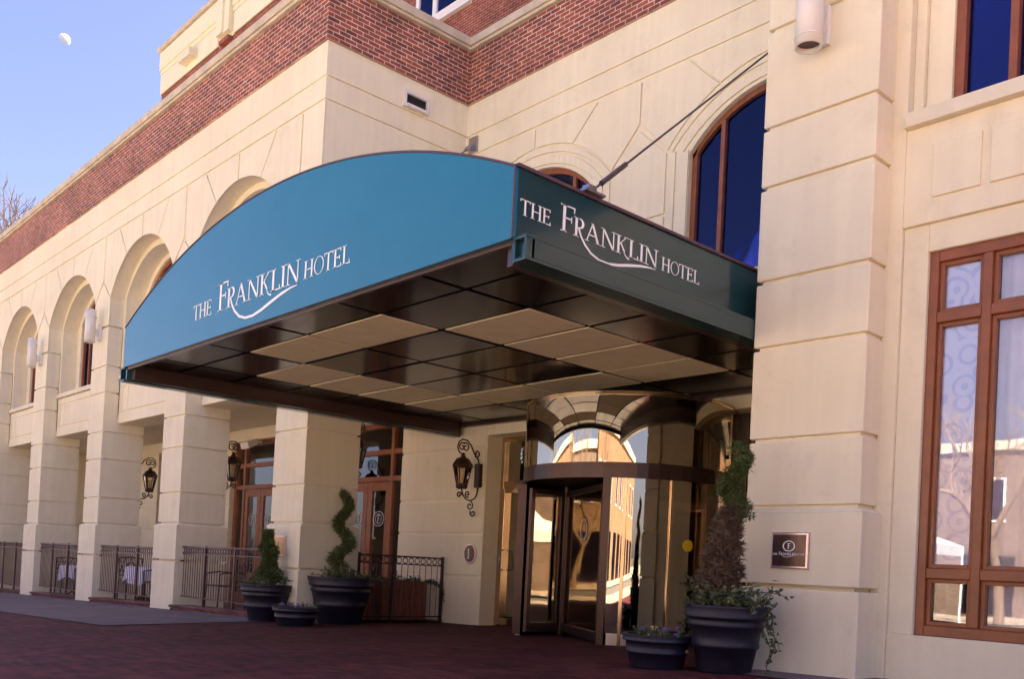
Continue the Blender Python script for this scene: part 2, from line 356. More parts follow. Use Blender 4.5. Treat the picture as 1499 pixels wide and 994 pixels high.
# upper arcade: three orders of the arch, spandrels and windows
mbw = MB(); mbp = MB()
AC = [-39.4, -33.4, -27.4, -21.4]
R1 = 2.72; AP1 = 9.01; H1 = 2.35
def field(mb, xc, y, y2, half, R, apex, zt, zimp, capz, xr_stop=None, sides=(-1, 1)):
    g = .028
    for s in sides:
        A = [(xc+s*g, zt), (xc+s*(1.84-g), zt)]
        arcp = [(xc+s*(g+(1.17-2*g)*i/10), arc(R, apex, g+(1.17-2*g)*i/10)) for i in range(11)]
        mb.xz(A+arcp[::-1], y, y2-y)
        arcb = [(xc+s*(1.17+(half-1.17)*i/10), arc(R, apex, 1.17+(half-1.17)*i/10)) for i in range(11)]
        lim = 3.0 if xr_stop is None else xr_stop
        if lim == 3.0:
            B = [(xc+s*(1.84+g), zt), (xc+s*(3-g), zt), (xc+s*(3-g), capz+.05), (xc+s*(half+.02), zimp+.06)]
        else:
            B = [(xc+s*(1.84+g), zt), (xc+s*lim, zt), (xc+s*lim, zimp-.0), (xc+s*half, zimp)]
        mb.xz(B+arcb[::-1], y, y2-y)
for xc in AC:
    arch_wall(mbw, xc-3.0, xc+3.0, 5.0, 9.64, xc, H1+.02, R1, AP1+.02, 10.035, 10.44, jamb_to=6.80)
    field(mbp, xc, 10.0, 10.036, H1, R1, AP1, 9.66, 7.66, 8.26, sides=(-1, 1))
    # second order and third order
    arch_wall(mbw, xc-2.42, xc+2.42, 5.2, 9.6, xc, 2.18, 2.62, 8.86, 10.44, 10.93, jamb_to=5.2)
    arch_wall(mbw, xc-2.42, xc+2.42, 5.2, 9.6, xc, 1.79, 2.31, 8.70, 10.93, 11.3, jamb_to=5.2)
    arched_window(xc, 11.0, 5.33)
    mb = MB(); mb.box(xc-2.34, xc+2.34, 10.36, 11.0, 5.19, 5.33); mb.build('window_sill', 'sill_stone', hotel, .006)
    mb = MB(); mb.box(xc-2.34, xc+2.34, 10.47, 11.3, 3.84, 5.17)
    for a, b in ((-2.05, -1.62), (-1.58, 1.58), (1.62, 2.05)): mb.box(xc+a, xc+b, 10.44, 10.48, 4.2, 4.93)
    mb.box(xc-2.34, xc+2.34, 10.44, 10.48, 3.84, 4.16); mb.box(xc-2.34, xc+2.34, 10.44, 10.48, 4.97, 5.17)
    mb.box(xc-2.34, xc-2.09, 10.44, 10.48, 4.16, 4.97); mb.box(xc+2.09, xc+2.34, 10.44, 10.48, 4.16, 4.97)
    mb.build('spandrel', 'stucco', hotel, .006)
for xp in [-42.4, -36.4, -30.4, -24.4]:
    mbp.xz([(xp-.65, 6.82), (xp+.65, 6.82), (xp+.65, 7.62), (xp, 8.22), (xp-.65, 7.62)], 10.0, .036)
mbp.xz([(-18.85, 6.82), (-17.5, 6.82), (-17.5, 9.66), (-18.37, 9.66), (-18.37, 8.25), (-18.85, 7.7)], 10.002, .034)
mbw.box(-43.0, -42.3, 10.036, 13, 3.9, 9.64); mbw.box(-18.4, -17.56, 10.037, 10.44, 6.8, 9.64)
mbp.box(-43.0, -42.43, 10.0, 10.036, 8.3, 9.66)
# return wall above the porch opening
mbw.box(-17.9, -17.56, 10.44, 13.83, 3.84, 9.64)
mbp.box(-17.56, -17.5, 10.04, 13.83, 3.84, 9.66)
mbw.build('arcade_wall', 'stucco', hotel); mbp.build('arcade_facing', 'stucco', hotel, .008)
# porch
mb = MB(); mb.box(-43, -17.6, 11.25, 13.83, 4.0, 4.12); mb.build('porch_ceiling', 'stucco', hotel)
mb = MB(); mb.box(-43.0, -42.7, 11.2, 13.83, gz(-43)-.2, 4.0); mb.build('porch_end_wall', 'stucco', hotel)
# back wall of the porch with openings for door bays, continuing as the lantern wall
mb = MB(); segs = []; xprev = -43.0
BAYS = [-39.2, -33.2, -27.2, -21.2]
g_w = [(-.24), .74, 1.53, 2.71]
def wallseg(xa, xb, zt=4.0, y=13.84):
    cuts = [gz(xa)-.3]+g_w+[3.54, zt]; cuts = [c for c in cuts if c <= zt]
    if cuts[-1] < zt: cuts.append(zt)
    for i in range(len(cuts)-1):
        mb.box(xa, xb, y, y+.05, cuts[i]+(.03 if i else 0), cuts[i+1]-(.03 if i < len(cuts)-2 else 0))
    mb.box(xa, xb, y+.03, y+.5, cuts[0], zt-.002)
for b in BAYS:
    wallseg(xprev, b-1.76); xprev = b+1.76
    mb.box(b-1.76, b+1.76, 13.84, 14.34, 3.62, 4.0)
wallseg(xprev, -16.22, 4.0)
mb.box(-16.22, -16.18, 13.85, 14.6, gz(-16)-.3, 3.1)
mb.build('porch_wall', 'stucco', hotel, .006)
# door bays
def emblem(mb, xc, y, zc, r, w=.018, axis='x'):
    n = 28
    for a in range(n):
        t0, t1 = a*2*math.pi/n, (a+1)*2*math.pi/n
        pts = [(xc+math.cos(t)*q*1.25, zc+math.sin(t)*q) for t, q in ((t0, r-w), (t1, r-w), (t1, r), (t0, r))]
        mb.xz(pts, y, -.006)
        if r > .1:
            pts = [(xc+math.cos(t)*q, zc+math.sin(t)*q) for t, q in ((t0, r*.68-w*.7), (t1, r*.68-w*.7), (t1, r*.68), (t0, r*.68))]
            mb.xz(pts, y-.001, -.006)
    k = r*.5
    mb.xz([(xc-k*.3, zc-k*1.2), (xc-k*.05, zc-k*1.2), (xc-k*.05, zc+k), (xc-k*.3, zc+k)], y-.002, -.006)
    mb.xz([(xc-k*.6, zc+k*.8), (xc+k*.7, zc+k*.8), (xc+k*.7, zc+k), (xc-k*.6, zc+k)], y-.003, -.006)
    mb.xz([(xc-k*.3, zc-.05*k), (xc+k*.5, zc-.05*k), (xc+k*.5, zc+.14*k), (xc-k*.3, zc+.14*k)], y-.003, -.006)
for b in BAYS:
    y = 14.0; gb = gz(b)+.02
    mb = MB(); mb.box(b-1.76, b-1.62, y, y+.2, gb, 3.62); mb.box(b+1.62, b+1.76, y, y+.2, gb, 3.62)
    for dx in (-1.1, 1.1): mb.box(b+dx-.06, b+dx+.06, y, y+.2, gb, 3.52)
    mb.box(b-1.62, b+1.62, y, y+.2, 3.5, 3.62)
    for z in (2.10, 2.80): mb.box(b-1.62, b-1.16, y+.01, y+.19, z, z+.13); mb.box(b-1.04, b+1.04, y+.01, y+.19, z, z+.13); mb.box(b+1.16, b+1.62, y+.01, y+.19, z, z+.13)
    for z in (gb,): mb.box(b-1.62, b-1.16, y+.01, y+.19, z, z+.35); mb.box(b+1.16, b+1.62, y+.01, y+.19, z, z+.35)
    f = mb.build('door_frame', 'wood', hotel, .006)
    mb = MB()
    for xa, xb in ((-1.62, -1.16), (-1.04, 1.04), (1.16, 1.62)):
        for za, zb in ((2.23, 2.80), (2.93, 3.5)): mb.box(b+xa, b+xb, y+.08, y+.095, za, zb)
    for xa, xb in ((-1.62, -1.16), (1.16, 1.62)): mb.box(b+xa, b+xb, y+.08, y+.095, gb+.35, 2.10)
    mb.build('pane', 'glass_bright', f)
    for s in (-1, 1):
        x0, x1 = (b-1.04, b-.01) if s < 0 else (b+.01, b+1.04)
        mb = MB(); mb.box(x0, x0+.2, y+.03, y+.13, gb, 2.09); mb.box(x1-.2, x1, y+.03, y+.13, gb, 2.09)
        mb.box(x0+.2, x1-.2, y+.03, y+.13, 1.86, 2.09); mb.box(x0+.2, x1-.2, y+.03, y+.13, gb, -.55)
        d = mb.build('door', 'wood', hotel, .006)
        mb = MB(); mb.box(x0+.2, x1-.2, y+.07, y+.085, -.55, 1.86); mb.build('pane', 'glass_bright', d)
        mb = MB(); emblem(mb, (x0+x1)/2, y+.065, 1.12, .2); mb.build('etched_emblem', 'etch', d)
        mb = MB(); hx = x1-.1 if s < 0 else x0+.1
        mb.tube([(hx, y+.03, .0), (hx, y-.05, .02), (hx, y-.05, .28), (hx, y+.03, .3)], .018, 6); mb.build('handle', 'brass', d)
    mb = MB(); mb.smooth = True
    for s0, s1 in ((-1.6, -1.05), (-1.0, -.3), (.3, 1.0), (1.1, 1.6)):
        n = 18; pts = [(b+s0+(s1-s0)*i/n, y+.45+.05*math.sin(i*1.7)) for i in range(n+1)]
        mb.add([(p, q, gb+.1) for p, q in pts]+[(p, q, 3.45) for p, q in pts], [(i, i+1, n+2+i, n+1+i) for i in range(n)])
    mb.build('curtain', 'curtain', hotel)
mb = MB(); mb.box(-43, -16.4, 15.0, 15.1, -3, 4.0); mb.box(-43, -16.4, 14.2, 15.0, 3.7, 3.9); mb.build('lobby_dark_backing', 'dark_room', hotel)
mb = MB(); mb.box(-43, -17.9, 11.7, 11.8, 4.2, 9.6); mb.build('upper_room_dark_backing', 'dark_room', hotel)
mb = MB(); mb.add([(-43, 10.1, gz(-43)+.05), (-17.4, 10.1, gz(-17.4)+.05), (-17.4, 15, gz(-17.4)+.05), (-43, 15, gz(-43)+.05)], [(0, 1, 2, 3)]); struct(mb.build('porch_floor', 'curb_brick'))

# entrance wall upper part
mbw = MB(); mbp = MB(); EA = [-15.09, -9.09]
R2 = 2.9; AP2 = 9.2; H2 = 2.3
for xc in EA:
    xl = -17.52 if xc < -12 else xc-3.0
    xr = xc+3.0 if xc < -12 else -6.5
    arch_wall(mbw, xl, xr, 3.0, 9.62, xc, 1.79, 2.31, 8.72, 13.875, 14.4, jamb_to=3.9)
    arched_window(xc, 13.97, 5.4, apex=8.72)
    mb = MB(); mb.box(xc-1.95, xc+1.95, 13.78, 14.1, 5.26, 5.4); mb.build('window_sill', 'sill_stone', hotel, .006)
    mbw.box(xc-1.79, xc+1.79, 13.88, 14.4, 3.0, 5.26)
    sides = (1,) if xc < -12 else (-1, 1)
    field(mbp, xc, 13.84, 13.876, H2, R2, AP2, 9.62, 8.06, 8.74, sides=sides)
    if xc < -12: field(mbp, xc, 13.84, 13.876, H2, R2, AP2, 9.62, 8.06, 8.74, xr_stop=2.4, sides=(-1,))
    # mouldings: outer strip and inner strip following the arc
    for h, hi, R, ap in ((2.26, 2.1, 2.86, 9.15), (2.05, 1.8, 2.6, 8.98)):
        n = 26
        for i in range(n):
            a = -h+2*h*i/n; b = -h+2*h*(i+1)/n
            wd = h-hi
            A0, B0 = arc(R, ap, a), arc(R, ap, b); A1 = A0-wd*.8; B1 = B0-wd*.8
            mbp.hexa([(xc+a,13.842,A1),(xc+b,13.842,B1),(xc+b,13.876,B1),(xc+a,13.876,A1),(xc+a,13.842,A0),(xc+b,13.842,B0),(xc+b,13.876,B0),(xc+a,13.876,A0)])
        zj = arc(R, ap, h)
        mbp.box(xc-h, xc-hi, 13.843, 13.877, 5.2, zj-.05); mbp.box(xc+hi, xc+h, 13.843, 13.877, 5.2, zj-.05)
xp = -12.09
for a, b in ((6.87, 8.02), (5.6, 6.81), (4.3, 5.54)):
    if a > 6.8: mbp.xz([(xp-.68, a), (xp+.68, a), (xp+.68, b), (xp, b+.62), (xp-.68, b)], 13.84, .036)
    else: mbp.box(xp-.68, xp+.68, 13.84, 13.876, a, b)
mbw.box(-17.5, -6.5, 13.876, 14.4, 3.1, 4.0)
mbw.box(-16.2, -6.6, 13.85, 14.36, 2.98, 3.3)
mbw.build('entrance_wall', 'stucco', hotel); mbp.build('entrance_facing', 'stucco', hotel, .006)
mb = MB(); mb.box(-17.4, -6.5, 14.7, 14.8, 4.2, 9.6); mb.build('upper_room_dark_backing', 'dark_room', hotel)

# right pier and window wall
PZ = [-.05, .90, 1.72, 2.86, 3.69, 4.87, 5.62, 6.86, 7.7, 8.9]
mb = MB(); rustic(mb, -6.70, -5.21, 10.0, 11.2, PZ, gz(-6)-.3, 9.62, foot=.07, fz=.90)
mb.build('corner_pier', 'stucco', hotel, .012)
mb = MB(); mb.box(-6.6, -5.3, 11.2, 13.84, -1.4, 9.62); mb.build('pier_side_wall', 'stucco', hotel)
mb = MB(); YW = 10.4
mb.box(-5.25, -5.05, YW, YW+.6, gz(-5)-.3, 9.62)            # strip beside the pier
mb.box(-5.05, 3, YW, YW+.6, 4.12, 5.24)                     # band under the upper sill
mb.box(-5.05, 3, YW+.03, YW+.6, gz(-3)-.4, -.52)            # dado below the window
mb.box(-5.05, -4.76, YW+.05, YW+.6, -.52, 4.12); mb.box(-4.76, 3, YW+.05, YW+.6, 3.80, 4.12)
mb.box(-5.05, -4.93, YW+.12, YW+.6, 5.41, 9.62); mb.box(-4.93, -4.64, YW+.19, YW+.62, 5.41, 9.62)
mb.box(-1.2, 3, YW+.05, YW+.6, -.52, 3.80); mb.box(-1.2, 3, YW+.1, YW+.6, 5.41, 9.62)
mb.build('window_wall', 'stucco', hotel, .008)
mb = MB()
for a, b in ((-4.72, -4.20), (-4.10, -3.0), (-2.9, -1.8)): mb.box(a, b, YW-.03, YW+.01, 4.39, 4.99)
mb.build('raised_panel', 'stucco', hotel, .006)
mb = MB(); mb.box(-5.04, 3, YW-.1, YW+.5, 5.24, 5.41); mb.build('window_sill', 'sill_stone', hotel, .008)
# upper window
mb = MB(); mb.box(-4.64, -4.53, YW+.24, YW+.42, 5.41, 9.5)
for x in (-4.06, -2.9, -2.3): mb.box(x, x+.09, YW+.24, YW+.42, 5.41, 9.5)
f = mb.build('window', 'wood', hotel, .006)
mb = MB(); mb.box(-4.53, -1.2, YW+.33, YW+.345, 5.41, 9.5); mb.build('pane', 'glass_blue', f)
mb = MB(); mb.box(-4.9, -1.2, YW+1.4, YW+1.5, 5, 9.6); mb.build('upper_room_dark_backing', 'dark_room', hotel)
# lower window
mb = MB(); y = YW+.1
def fr(x0, x1, z0, z1, yy=0, t=.14): mb.box(x0, x1, y+yy, y+yy+t, z0, z1)
fr(-4.76, -4.66, -.52, 3.80); fr(-4.66, -1.2, 3.68, 3.80); fr(-4.66, -1.2, -.52, -.40)
for x in (-4.18, -3.0, -2.45): fr(x, x+.10, -.40, 3.68)
for xa, xb in ((-4.66, -4.18), (-4.08, -3.0), (-2.9, -2.45), (-2.35, -1.2)):
    fr(xa, xb, 2.99, 3.11); fr(xa, xb, .12, .24)
f = mb.build('window', 'wood', hotel, .008)
mb = MB()
for xa, xb in ((-4.66, -4.18), (-4.08, -3.0), (-2.9, -2.45), (-2.35, -1.2)):
    for za, zb in ((-.40, .12), (.24, 2.99), (3.11, 3.68)):
        t = .045
        mb.box(xa, xa+t, y+.05, y+.13, za, zb); mb.box(xb-t, xb, y+.05, y+.13, za, zb); mb.box(xa+t, xb-t, y+.05, y+.13, za, za+t); mb.box(xa+t, xb-t, y+.05, y+.13, zb-t, zb)
mb.build('sash', 'wood', f, .004)
mb = MB(); mb.box(-4.62, -1.2, y+.1, y+.112, -.38, 3.66); mb.build('pane', 'glass_bright', f)
mb = MB(); mb.smooth = True; n = 70
pts = [(-4.05+2.9*i/n, y+.19+.04*math.sin(i*1.35)+.02*math.sin(i*.4)) for i in range(n+1)]
mb.add([(p, q, -.4) for p, q in pts]+[(p, q, 3.68) for p, q in pts], [(i, i+1, n+2+i, n+1+i) for i in range(n)])
mb.build('curtain', 'curtain', f)
# frosted film with scrolls behind the left light
m = mat('scroll_film', (.8, .8, .95), .8)
n_ = m.node_tree; b_ = n_.nodes['Principled BSDF']; tcn = n_.nodes.new('ShaderNodeTexCoord')
vo = n_.nodes.new('ShaderNodeTexVoronoi'); vo.inputs['Scale'].default_value = 5.5; n_.links.new(tcn.outputs['Object'], vo.inputs['Vector'])
ma = n_.nodes.new('ShaderNodeMath'); ma.operation = 'SINE'; mm = n_.nodes.new('ShaderNodeMath'); mm.operation = 'MULTIPLY'; mm.inputs[1].default_value = 17
n_.links.new(vo.outputs['Distance'], mm.inputs[0]); n_.links.new(mm.outputs[0], ma.inputs[0])
rp = n_.nodes.new('ShaderNodeValToRGB'); rp.color_ramp.elements[0].position = .35; rp.color_ramp.elements[1].position = .6
rp.color_ramp.elements[0].color = (.82, .82, .95, 1); rp.color_ramp.elements[1].color = (.60, .62, .85, 1)
n_.links.new(ma.outputs[0], rp.inputs[0]); n_.links.new(rp.outputs[0], b_.inputs['Base Color'])
mb = MB(); mb.box(-4.655, -4.17, y+.118, y+.124, .2, 3.68); mb.build('frosted_film', 'scroll_film', f)
mb = MB(); mb.box(-4.9, -1.2, y+.9, y+1.0, -1.3, 3.9); mb.box(-4.9, -4.8, y+.15, y+.9, -1.3, 3.9); mb.build('lobby_dark_backing', 'dark_room', hotel)

# stone bands, brick parapet and coping run round the whole plan
def foot(o): return [(-43-o, 10-o), (-17.5+o, 10-o), (-17.5+o, 13.84-o), (-6.72-o, 13.84-o), (-6.72-o, 10.0-o), (4, 10.0-o), (4, 30), (-43-o, 30)]
mb = MB(); mb.xy(foot(-.035), 9.60, 1.31); mb.xy(foot(0), 9.70, .45); mb.xy(foot(0), 10.20, .73); mb.build('stone_band', 'stucco', hotel, .008)
mb = MB(); mb.xy(foot(.05), 10.93, 1.25); mb.build('brick_parapet', 'brick', hotel)
mb = MB(); mb.xy(foot(.12), 12.2, .07); mb.xy(foot(.17), 12.27, .19); mb.build('coping', 'coping_stone', hotel, .01)
# dark volume behind the facades so that no daylight leaks through
mb = MB(); mb.box(-42.9, 3.9, 15.12, 29.9, -3, 9.65); mb.build('building_core', 'stucco', hotel)
mb = MB(); mb.box(-43, -42.72, 13.83, 15.2, -3, 9.6); mb.box(3, 3.9, 10.6, 15.2, -2, 9.6); mb.build('end_wall', 'stucco', hotel)
# set-back upper storeys
mb = MB(); mb.box(-53.07, 6, 20, 45, 9, 25.6); mb.build('tower_wall', 'brick_far', hotel)
mb = MB(); mb.box(-53.1, 6, 19.97, 45, 25.6, 26.72); mb.box(-53.07, -45.8, 19.9, 20, 25.6, 26.68); mb.box(-44.0, 6, 19.9, 20, 25.6, 26.68)
mb.box(-53.15, 6, 19.9, 45, 26.72, 28.0); mb.box(-53.1, -45.6, 19.8, 19.9, 26.95, 27.9); mb.box(-44.1, 6, 19.8, 19.9, 26.95, 27.9)
mb.box(-45.4, -44.75, 19.6, 20, 25.8, 27.9); mb.box(-44.75, -44.2, 19.7, 20, 25.8, 28.0)
mb.build('tower_band', 'stucco', hotel)
mb = MB(); mb.box(-53.3, 6, 19.7, 45, 28.0, 28.22); mb.build('tower_coping', 'coping_stone', hotel)
mb = MB(); mb.box(-45.3, -44.3, 19.75, 20, 25.4, 25.6); mb.build('brick_corbel', 'brick_far', hotel)
mb = MB(); mb.box(-49.6, -48.2, 19.45, 20, 25.95, 26.35); mb.build('scupper', 'sill_stone', hotel)
mb = MB(); x0, x1, zb, zt = -28.6, -25.4, 19.75, 24.0
mb.box(x0, x0+.2, 19.9, 20.05, zb, zt); mb.box(x1-.2, x1, 19.9, 20.05, zb, zt); mb.box(x0+1.05, x0+1.28, 19.9, 20.05, zb, zt); mb.box(x0, x1, 19.85, 20.05, zb-.3, zb)
f = mb.build('window', 'white_frame', hotel); mb = MB(); mb.box(x0+.2, x1-.2, 19.97, 19.99, zb, zt); mb.build('pane', 'glass_blue', f)

# storefront around the revolving door
y = 14.3
for xa, xb in ((-16.18, -13.3), (-9.6, -6.72)):
    g0 = gz(xa); sf = MB()
    sf.box(xa, xa+.1, y, y+.15, g0, 2.98); sf.box(xb-.1, xb, y, y+.15, g0, 2.98); sf.box(xa+.1, xb-.1, y, y+.15, 2.86, 2.98); sf.box(xa+.1, xb-.1, y+.005, y+.145, 1.80, 1.98)
    sf.box((xa+xb)/2+.1, (xa+xb)/2+.2, y+.006, y+.144, g0, 2.86)
    f = sf.build('storefront_frame', 'brass', hotel, .004)
    mb = MB(); mb.box(xa+.08, xb-.1, y+.07, y+.085, -1.1, 2.9); mb.build('pane', 'glass_drum', f)
mb = MB(); g0 = gz(-16)+.03
mb.box(-16.08, -15.98, y-.03, y+.1, g0, 1.8); mb.box(-14.98, -14.88, y-.03, y+.1, g0, 1.8); mb.box(-15.98, -14.98, y-.03, y+.1, 1.7, 1.8); mb.box(-15.98, -14.98, y-.03, y+.1, g0, g0+.16)
d = mb.build('door', 'brass', hotel, .004)
mb = MB(); mb.tube([(-15.93, y-.03, -.05), (-15.93, y-.14, -.03), (-15.93, y-.14, .38), (-15.93, y-.03, .4)], .022, 8); mb.build('handle', 'steel', d)
mb = MB(); mb.box(-16.3, -6.6, 16.5, 16.6, -1.5, 4.0); mb.box(-16.3, -16.18, 14.5, 16.5, -1.5, 4.0); mb.box(-6.7, -6.6, 14.5, 16.5, -1.5, 4); mb.box(-16.3, -6.6, 14.5, 16.5, 3.4, 3.5); mb.build('lobby_dark_backing', 'dark_room', hotel)

# ------------------------------------------------------------------ revolving door
DC = (-11.45, 13.25); DR = 1.93; gd = gz(-11.45)
rd = thing('revolving_door', 'round glass revolving door with bronze posts under the hotel awning', 'revolving door', (DC[0], DC[1], gd))
mb = MB(); mb.curved_wall(DC+(0,), DR-.1, DR, 0, 2*math.pi, 1.58, 1.84, 64); mb.build('header', 'bronze_frame', rd)
mb = MB(); mb.lathe((DC[0], DC[1], 0), [(0, 1.6), (DR-.12, 1.6)], 48); mb.build('ceiling', 'bronze_frame', rd)
mb = MB(); mb.lathe(DC+(0,), [(DR, 1.84), (DR, 2.96)], 96); o = mb.build('glass_skirt', 'glass_drum', rd)
mb = MB(); mb.curved_wall(DC+(0,), DR-.04, DR+.015, 0, 2*math.pi, 2.96, 3.02, 64); mb.build('top_rail', 'brass', rd)
mb = MB(); mb.lathe((DC[0], DC[1], 0), [(0, 2.99), (DR-.05, 2.99)], 48); mb.build('roof', 'bronze_frame', rd)
def ang(x, y): return math.atan2(y-DC[1], x-DC[0])
aL = math.radians(223); aC = math.radians(301); aR = aC+math.radians(78)
def post(a, w=.06, z1=1.58, m='bronze_frame', r=DR):
    mb = MB(); c = (DC[0]+r*math.cos(a), DC[1]+r*math.sin(a)); t = Vector((-math.sin(a), math.cos(a))); n = Vector((math.cos(a), math.sin(a)))
    P = [(c[0]+t.x*i*w+n.x*j*w*1.3, c[1]+t.y*i*w+n.y*j*w*1.3) for i, j in ((-1, -1), (1, -1), (1, 1), (-1, 1))]
    mb.xy(P, gd, z1-gd); return mb.build('post', m, rd, .004)
for a in (aL, aC, aL-math.radians(90), aR): post(a)
for a in (aC+math.radians(9), aC+math.radians(32)): post(a, .03, 1.58, 'brass')
mb = MB(); mb.lathe(DC+(0,), [(DR, gd+.22), (DR, 1.58)], 32, aC+.03, aR-.03); mb.build('curved_glass', 'glass_drum', rd)
mb = MB(); mb.lathe(DC+(0,), [(DR, gd+.22), (DR, 1.58)], 32, aL-math.radians(88), aL-.03); mb.build('curved_glass', 'glass_drum', rd)
mb = MB(); mb.curved_wall(DC+(0,), DR-.06, DR+.03, aC+.05, aR-.03, gd-.05, gd+.22, 24); mb.build('base_rail', 'steel', rd)
mb = MB(); mb.curved_wall(DC+(0,), DR-.06, DR+.03, aL-math.radians(88), aL-.05, gd-.05, gd+.22, 24); mb.build('base_rail', 'steel', rd)
JX, JY = -12.62, 12.85
mb = MB(); mb.tube([(JX, JY, gd), (JX, JY, 1.6)], .07, 12); mb.build('centre_shaft', 'bronze_frame', rd)
ends = [(DC[0]+1.78*math.cos(math.radians(a)), DC[1]+1.78*math.sin(math.radians(a))) for a in (229, 299, 60, 150)]
for k, (ex, ey) in enumerate(ends):
    LN = math.hypot(ex-JX, ey-JY); dx, dy = (ex-JX)/LN, (ey-JY)/LN; nx, ny = -dy, dx
    def bar(r0, r1, z0, z1, t=.035):
        P = [(JX+dx*r+nx*s*t, JY+dy*r+ny*s*t) for r, s in ((r0, -1), (r1, -1), (r1, 1), (r0, 1))]
        mb.xy(P, z0, z1-z0)
    mb = MB(); bar(.09, .16, gd+.05, 1.5); bar(LN-.1, LN, gd+.05, 1.5); bar(.16, LN-.1, 1.4, 1.5, .034); bar(.16, LN-.1, gd+.05, gd+.22, .034)
    wg = mb.build('door_wing', 'bronze_frame', rd, .004)
    mb = MB(); bar(.16, LN-.1, gd+.22, 1.4, .008); mb.build('pane', 'glass_drum', wg)
    if k in (0, 1):
        mb = MB(); sg = 1 if k == 0 else -1
        c = (JX+dx*LN*.55-nx*.02, JY+dy*LN*.55-ny*.02); n = 24
        for i in range(n):
            t0, t1 = i*2*math.pi/n, (i+1)*2*math.pi/n
            q = [(c[0]+dx*math.cos(t)*r, c[1]+dy*math.cos(t)*r, .75+math.sin(t)*r) for t, r in ((t0, .17), (t1, .17), (t1, .195), (t0, .195))]
            mb.extr(q, (nx*-.004, ny*-.004, 0))
        mb.build('etched_ring', 'etch', wg)
# yellow decal on the curved glass right of the brass stiles
a = None
sx, sy = -8.98, 11.95
a = ang(-9.75, 12.3)
aS = math.radians(343)
mb = MB(); c = (DC[0]+(DR+.004)*math.cos(aS), DC[1]+(DR+.004)*math.sin(aS)); tx, ty = -math.sin(aS), math.cos(aS)
mb.extr([(c[0]+tx*.1*math.cos(t*math.pi/12), c[1]+ty*.1*math.cos(t*math.pi/12), .52+.1*math.sin(t*math.pi/12)) for t in range(24)], (.012*math.cos(aS), .012*math.sin(aS), 0))
mb.build('yellow_decal', 'sticker', rd)

# ------------------------------------------------------------------ lettering
def glyph(ch):
    """strokes in a 1-high cell: ('l', x0,y0,x1,y1,w) lines, ('a', cx,cy,rx,ry,a0,a1,w0,w1) arcs; returns strokes, advance"""
    T, t, sf = .115, .05, .035
    def st(x, y0=0, y1=1, w=T, sb=.09, stp=.09):
        L = [('l', x, y0, x, y1, w)]
        if sb: L.append(('h', x-w/2-sb, x+w/2+sb, y0, sf))
        if stp: L.append(('h', x-w/2-stp, x+w/2+stp, y1-sf, sf))
        return L
    if ch == 'T': return [('l', .36, 0, .36, 1, T), ('h', .22, .5, 0, sf), ('h', .0, .74, 1-t, t), ('l', .02, .84, .0, 1, .04), ('l', .72, .84, .74, 1, .04)], .78
    if ch == 'H': return st(.16)+st(.72)+[('h', .16, .72, .48, t)], .9
    if ch == 'E': return st(.16)+[('h', .1, .6, 1-t, t), ('h', .16, .52, .5, t), ('h', .1, .64, 0, t), ('l', .6, .82, .61, 1, .04), ('l', .63, .2, .66, 0, .04), ('l', .52, .42, .52, .62, .035)], .74
    if ch == 'F': return st(.16)+[('h', -.02, .62, 1-t, t), ('h', .16, .5, .5, t), ('l', .61, .8, .63, 1, .04), ('l', .5, .4, .5, .62, .035)], .62
    if ch == 'R': return st(.16)+[('h', .16, .34, 1-t, t), ('h', .16, .34, .47, t), ('a', .33, .735, .2, .24, -math.pi/2, math.pi/2, t, T)], .66
    if ch == 'A': return [('l', .42, 1, .1, 0, t), ('l', .4, 1, .76, 0, T), ('h', .2, .66, .33, t), ('h', .0, .22, 0, sf), ('h', .62, .9, 0, sf)], .9
    if ch == 'N': return [('l', .14, 0, .14, 1, t), ('l', .14, 1, .76, 0, T), ('l', .76, 0, .76, 1, t), ('h', .02, .28, 0, sf), ('h', .0, .2, 1-sf, sf), ('h', .64, .9, 1-sf, sf)], .9
    if ch == 'K': return st(.16)+[('l', .18, .48, .62, 1, t), ('h', .5, .76, 1-sf, sf), ('l', .3, .6, .52, .22, .09), ('a', .86, .26, .345, .38, math.pi*1.02, math.pi*1.48, .09, .03)], .78
    if ch == 'L': return st(.16)+[('h', .1, .6, 0, t), ('l', .58, .22, .62, 0, .04)], .66
    if ch == 'I': return st(.16), .34
    if ch == 'O': return [('a', .46, .5, .42, .5, 0, math.pi*2, t, T)], .92
    if ch == '1': return st(.2, sb=.1, stp=0)+[('l', .05, .82, .2, 1, .05)], .4
    return [], .4
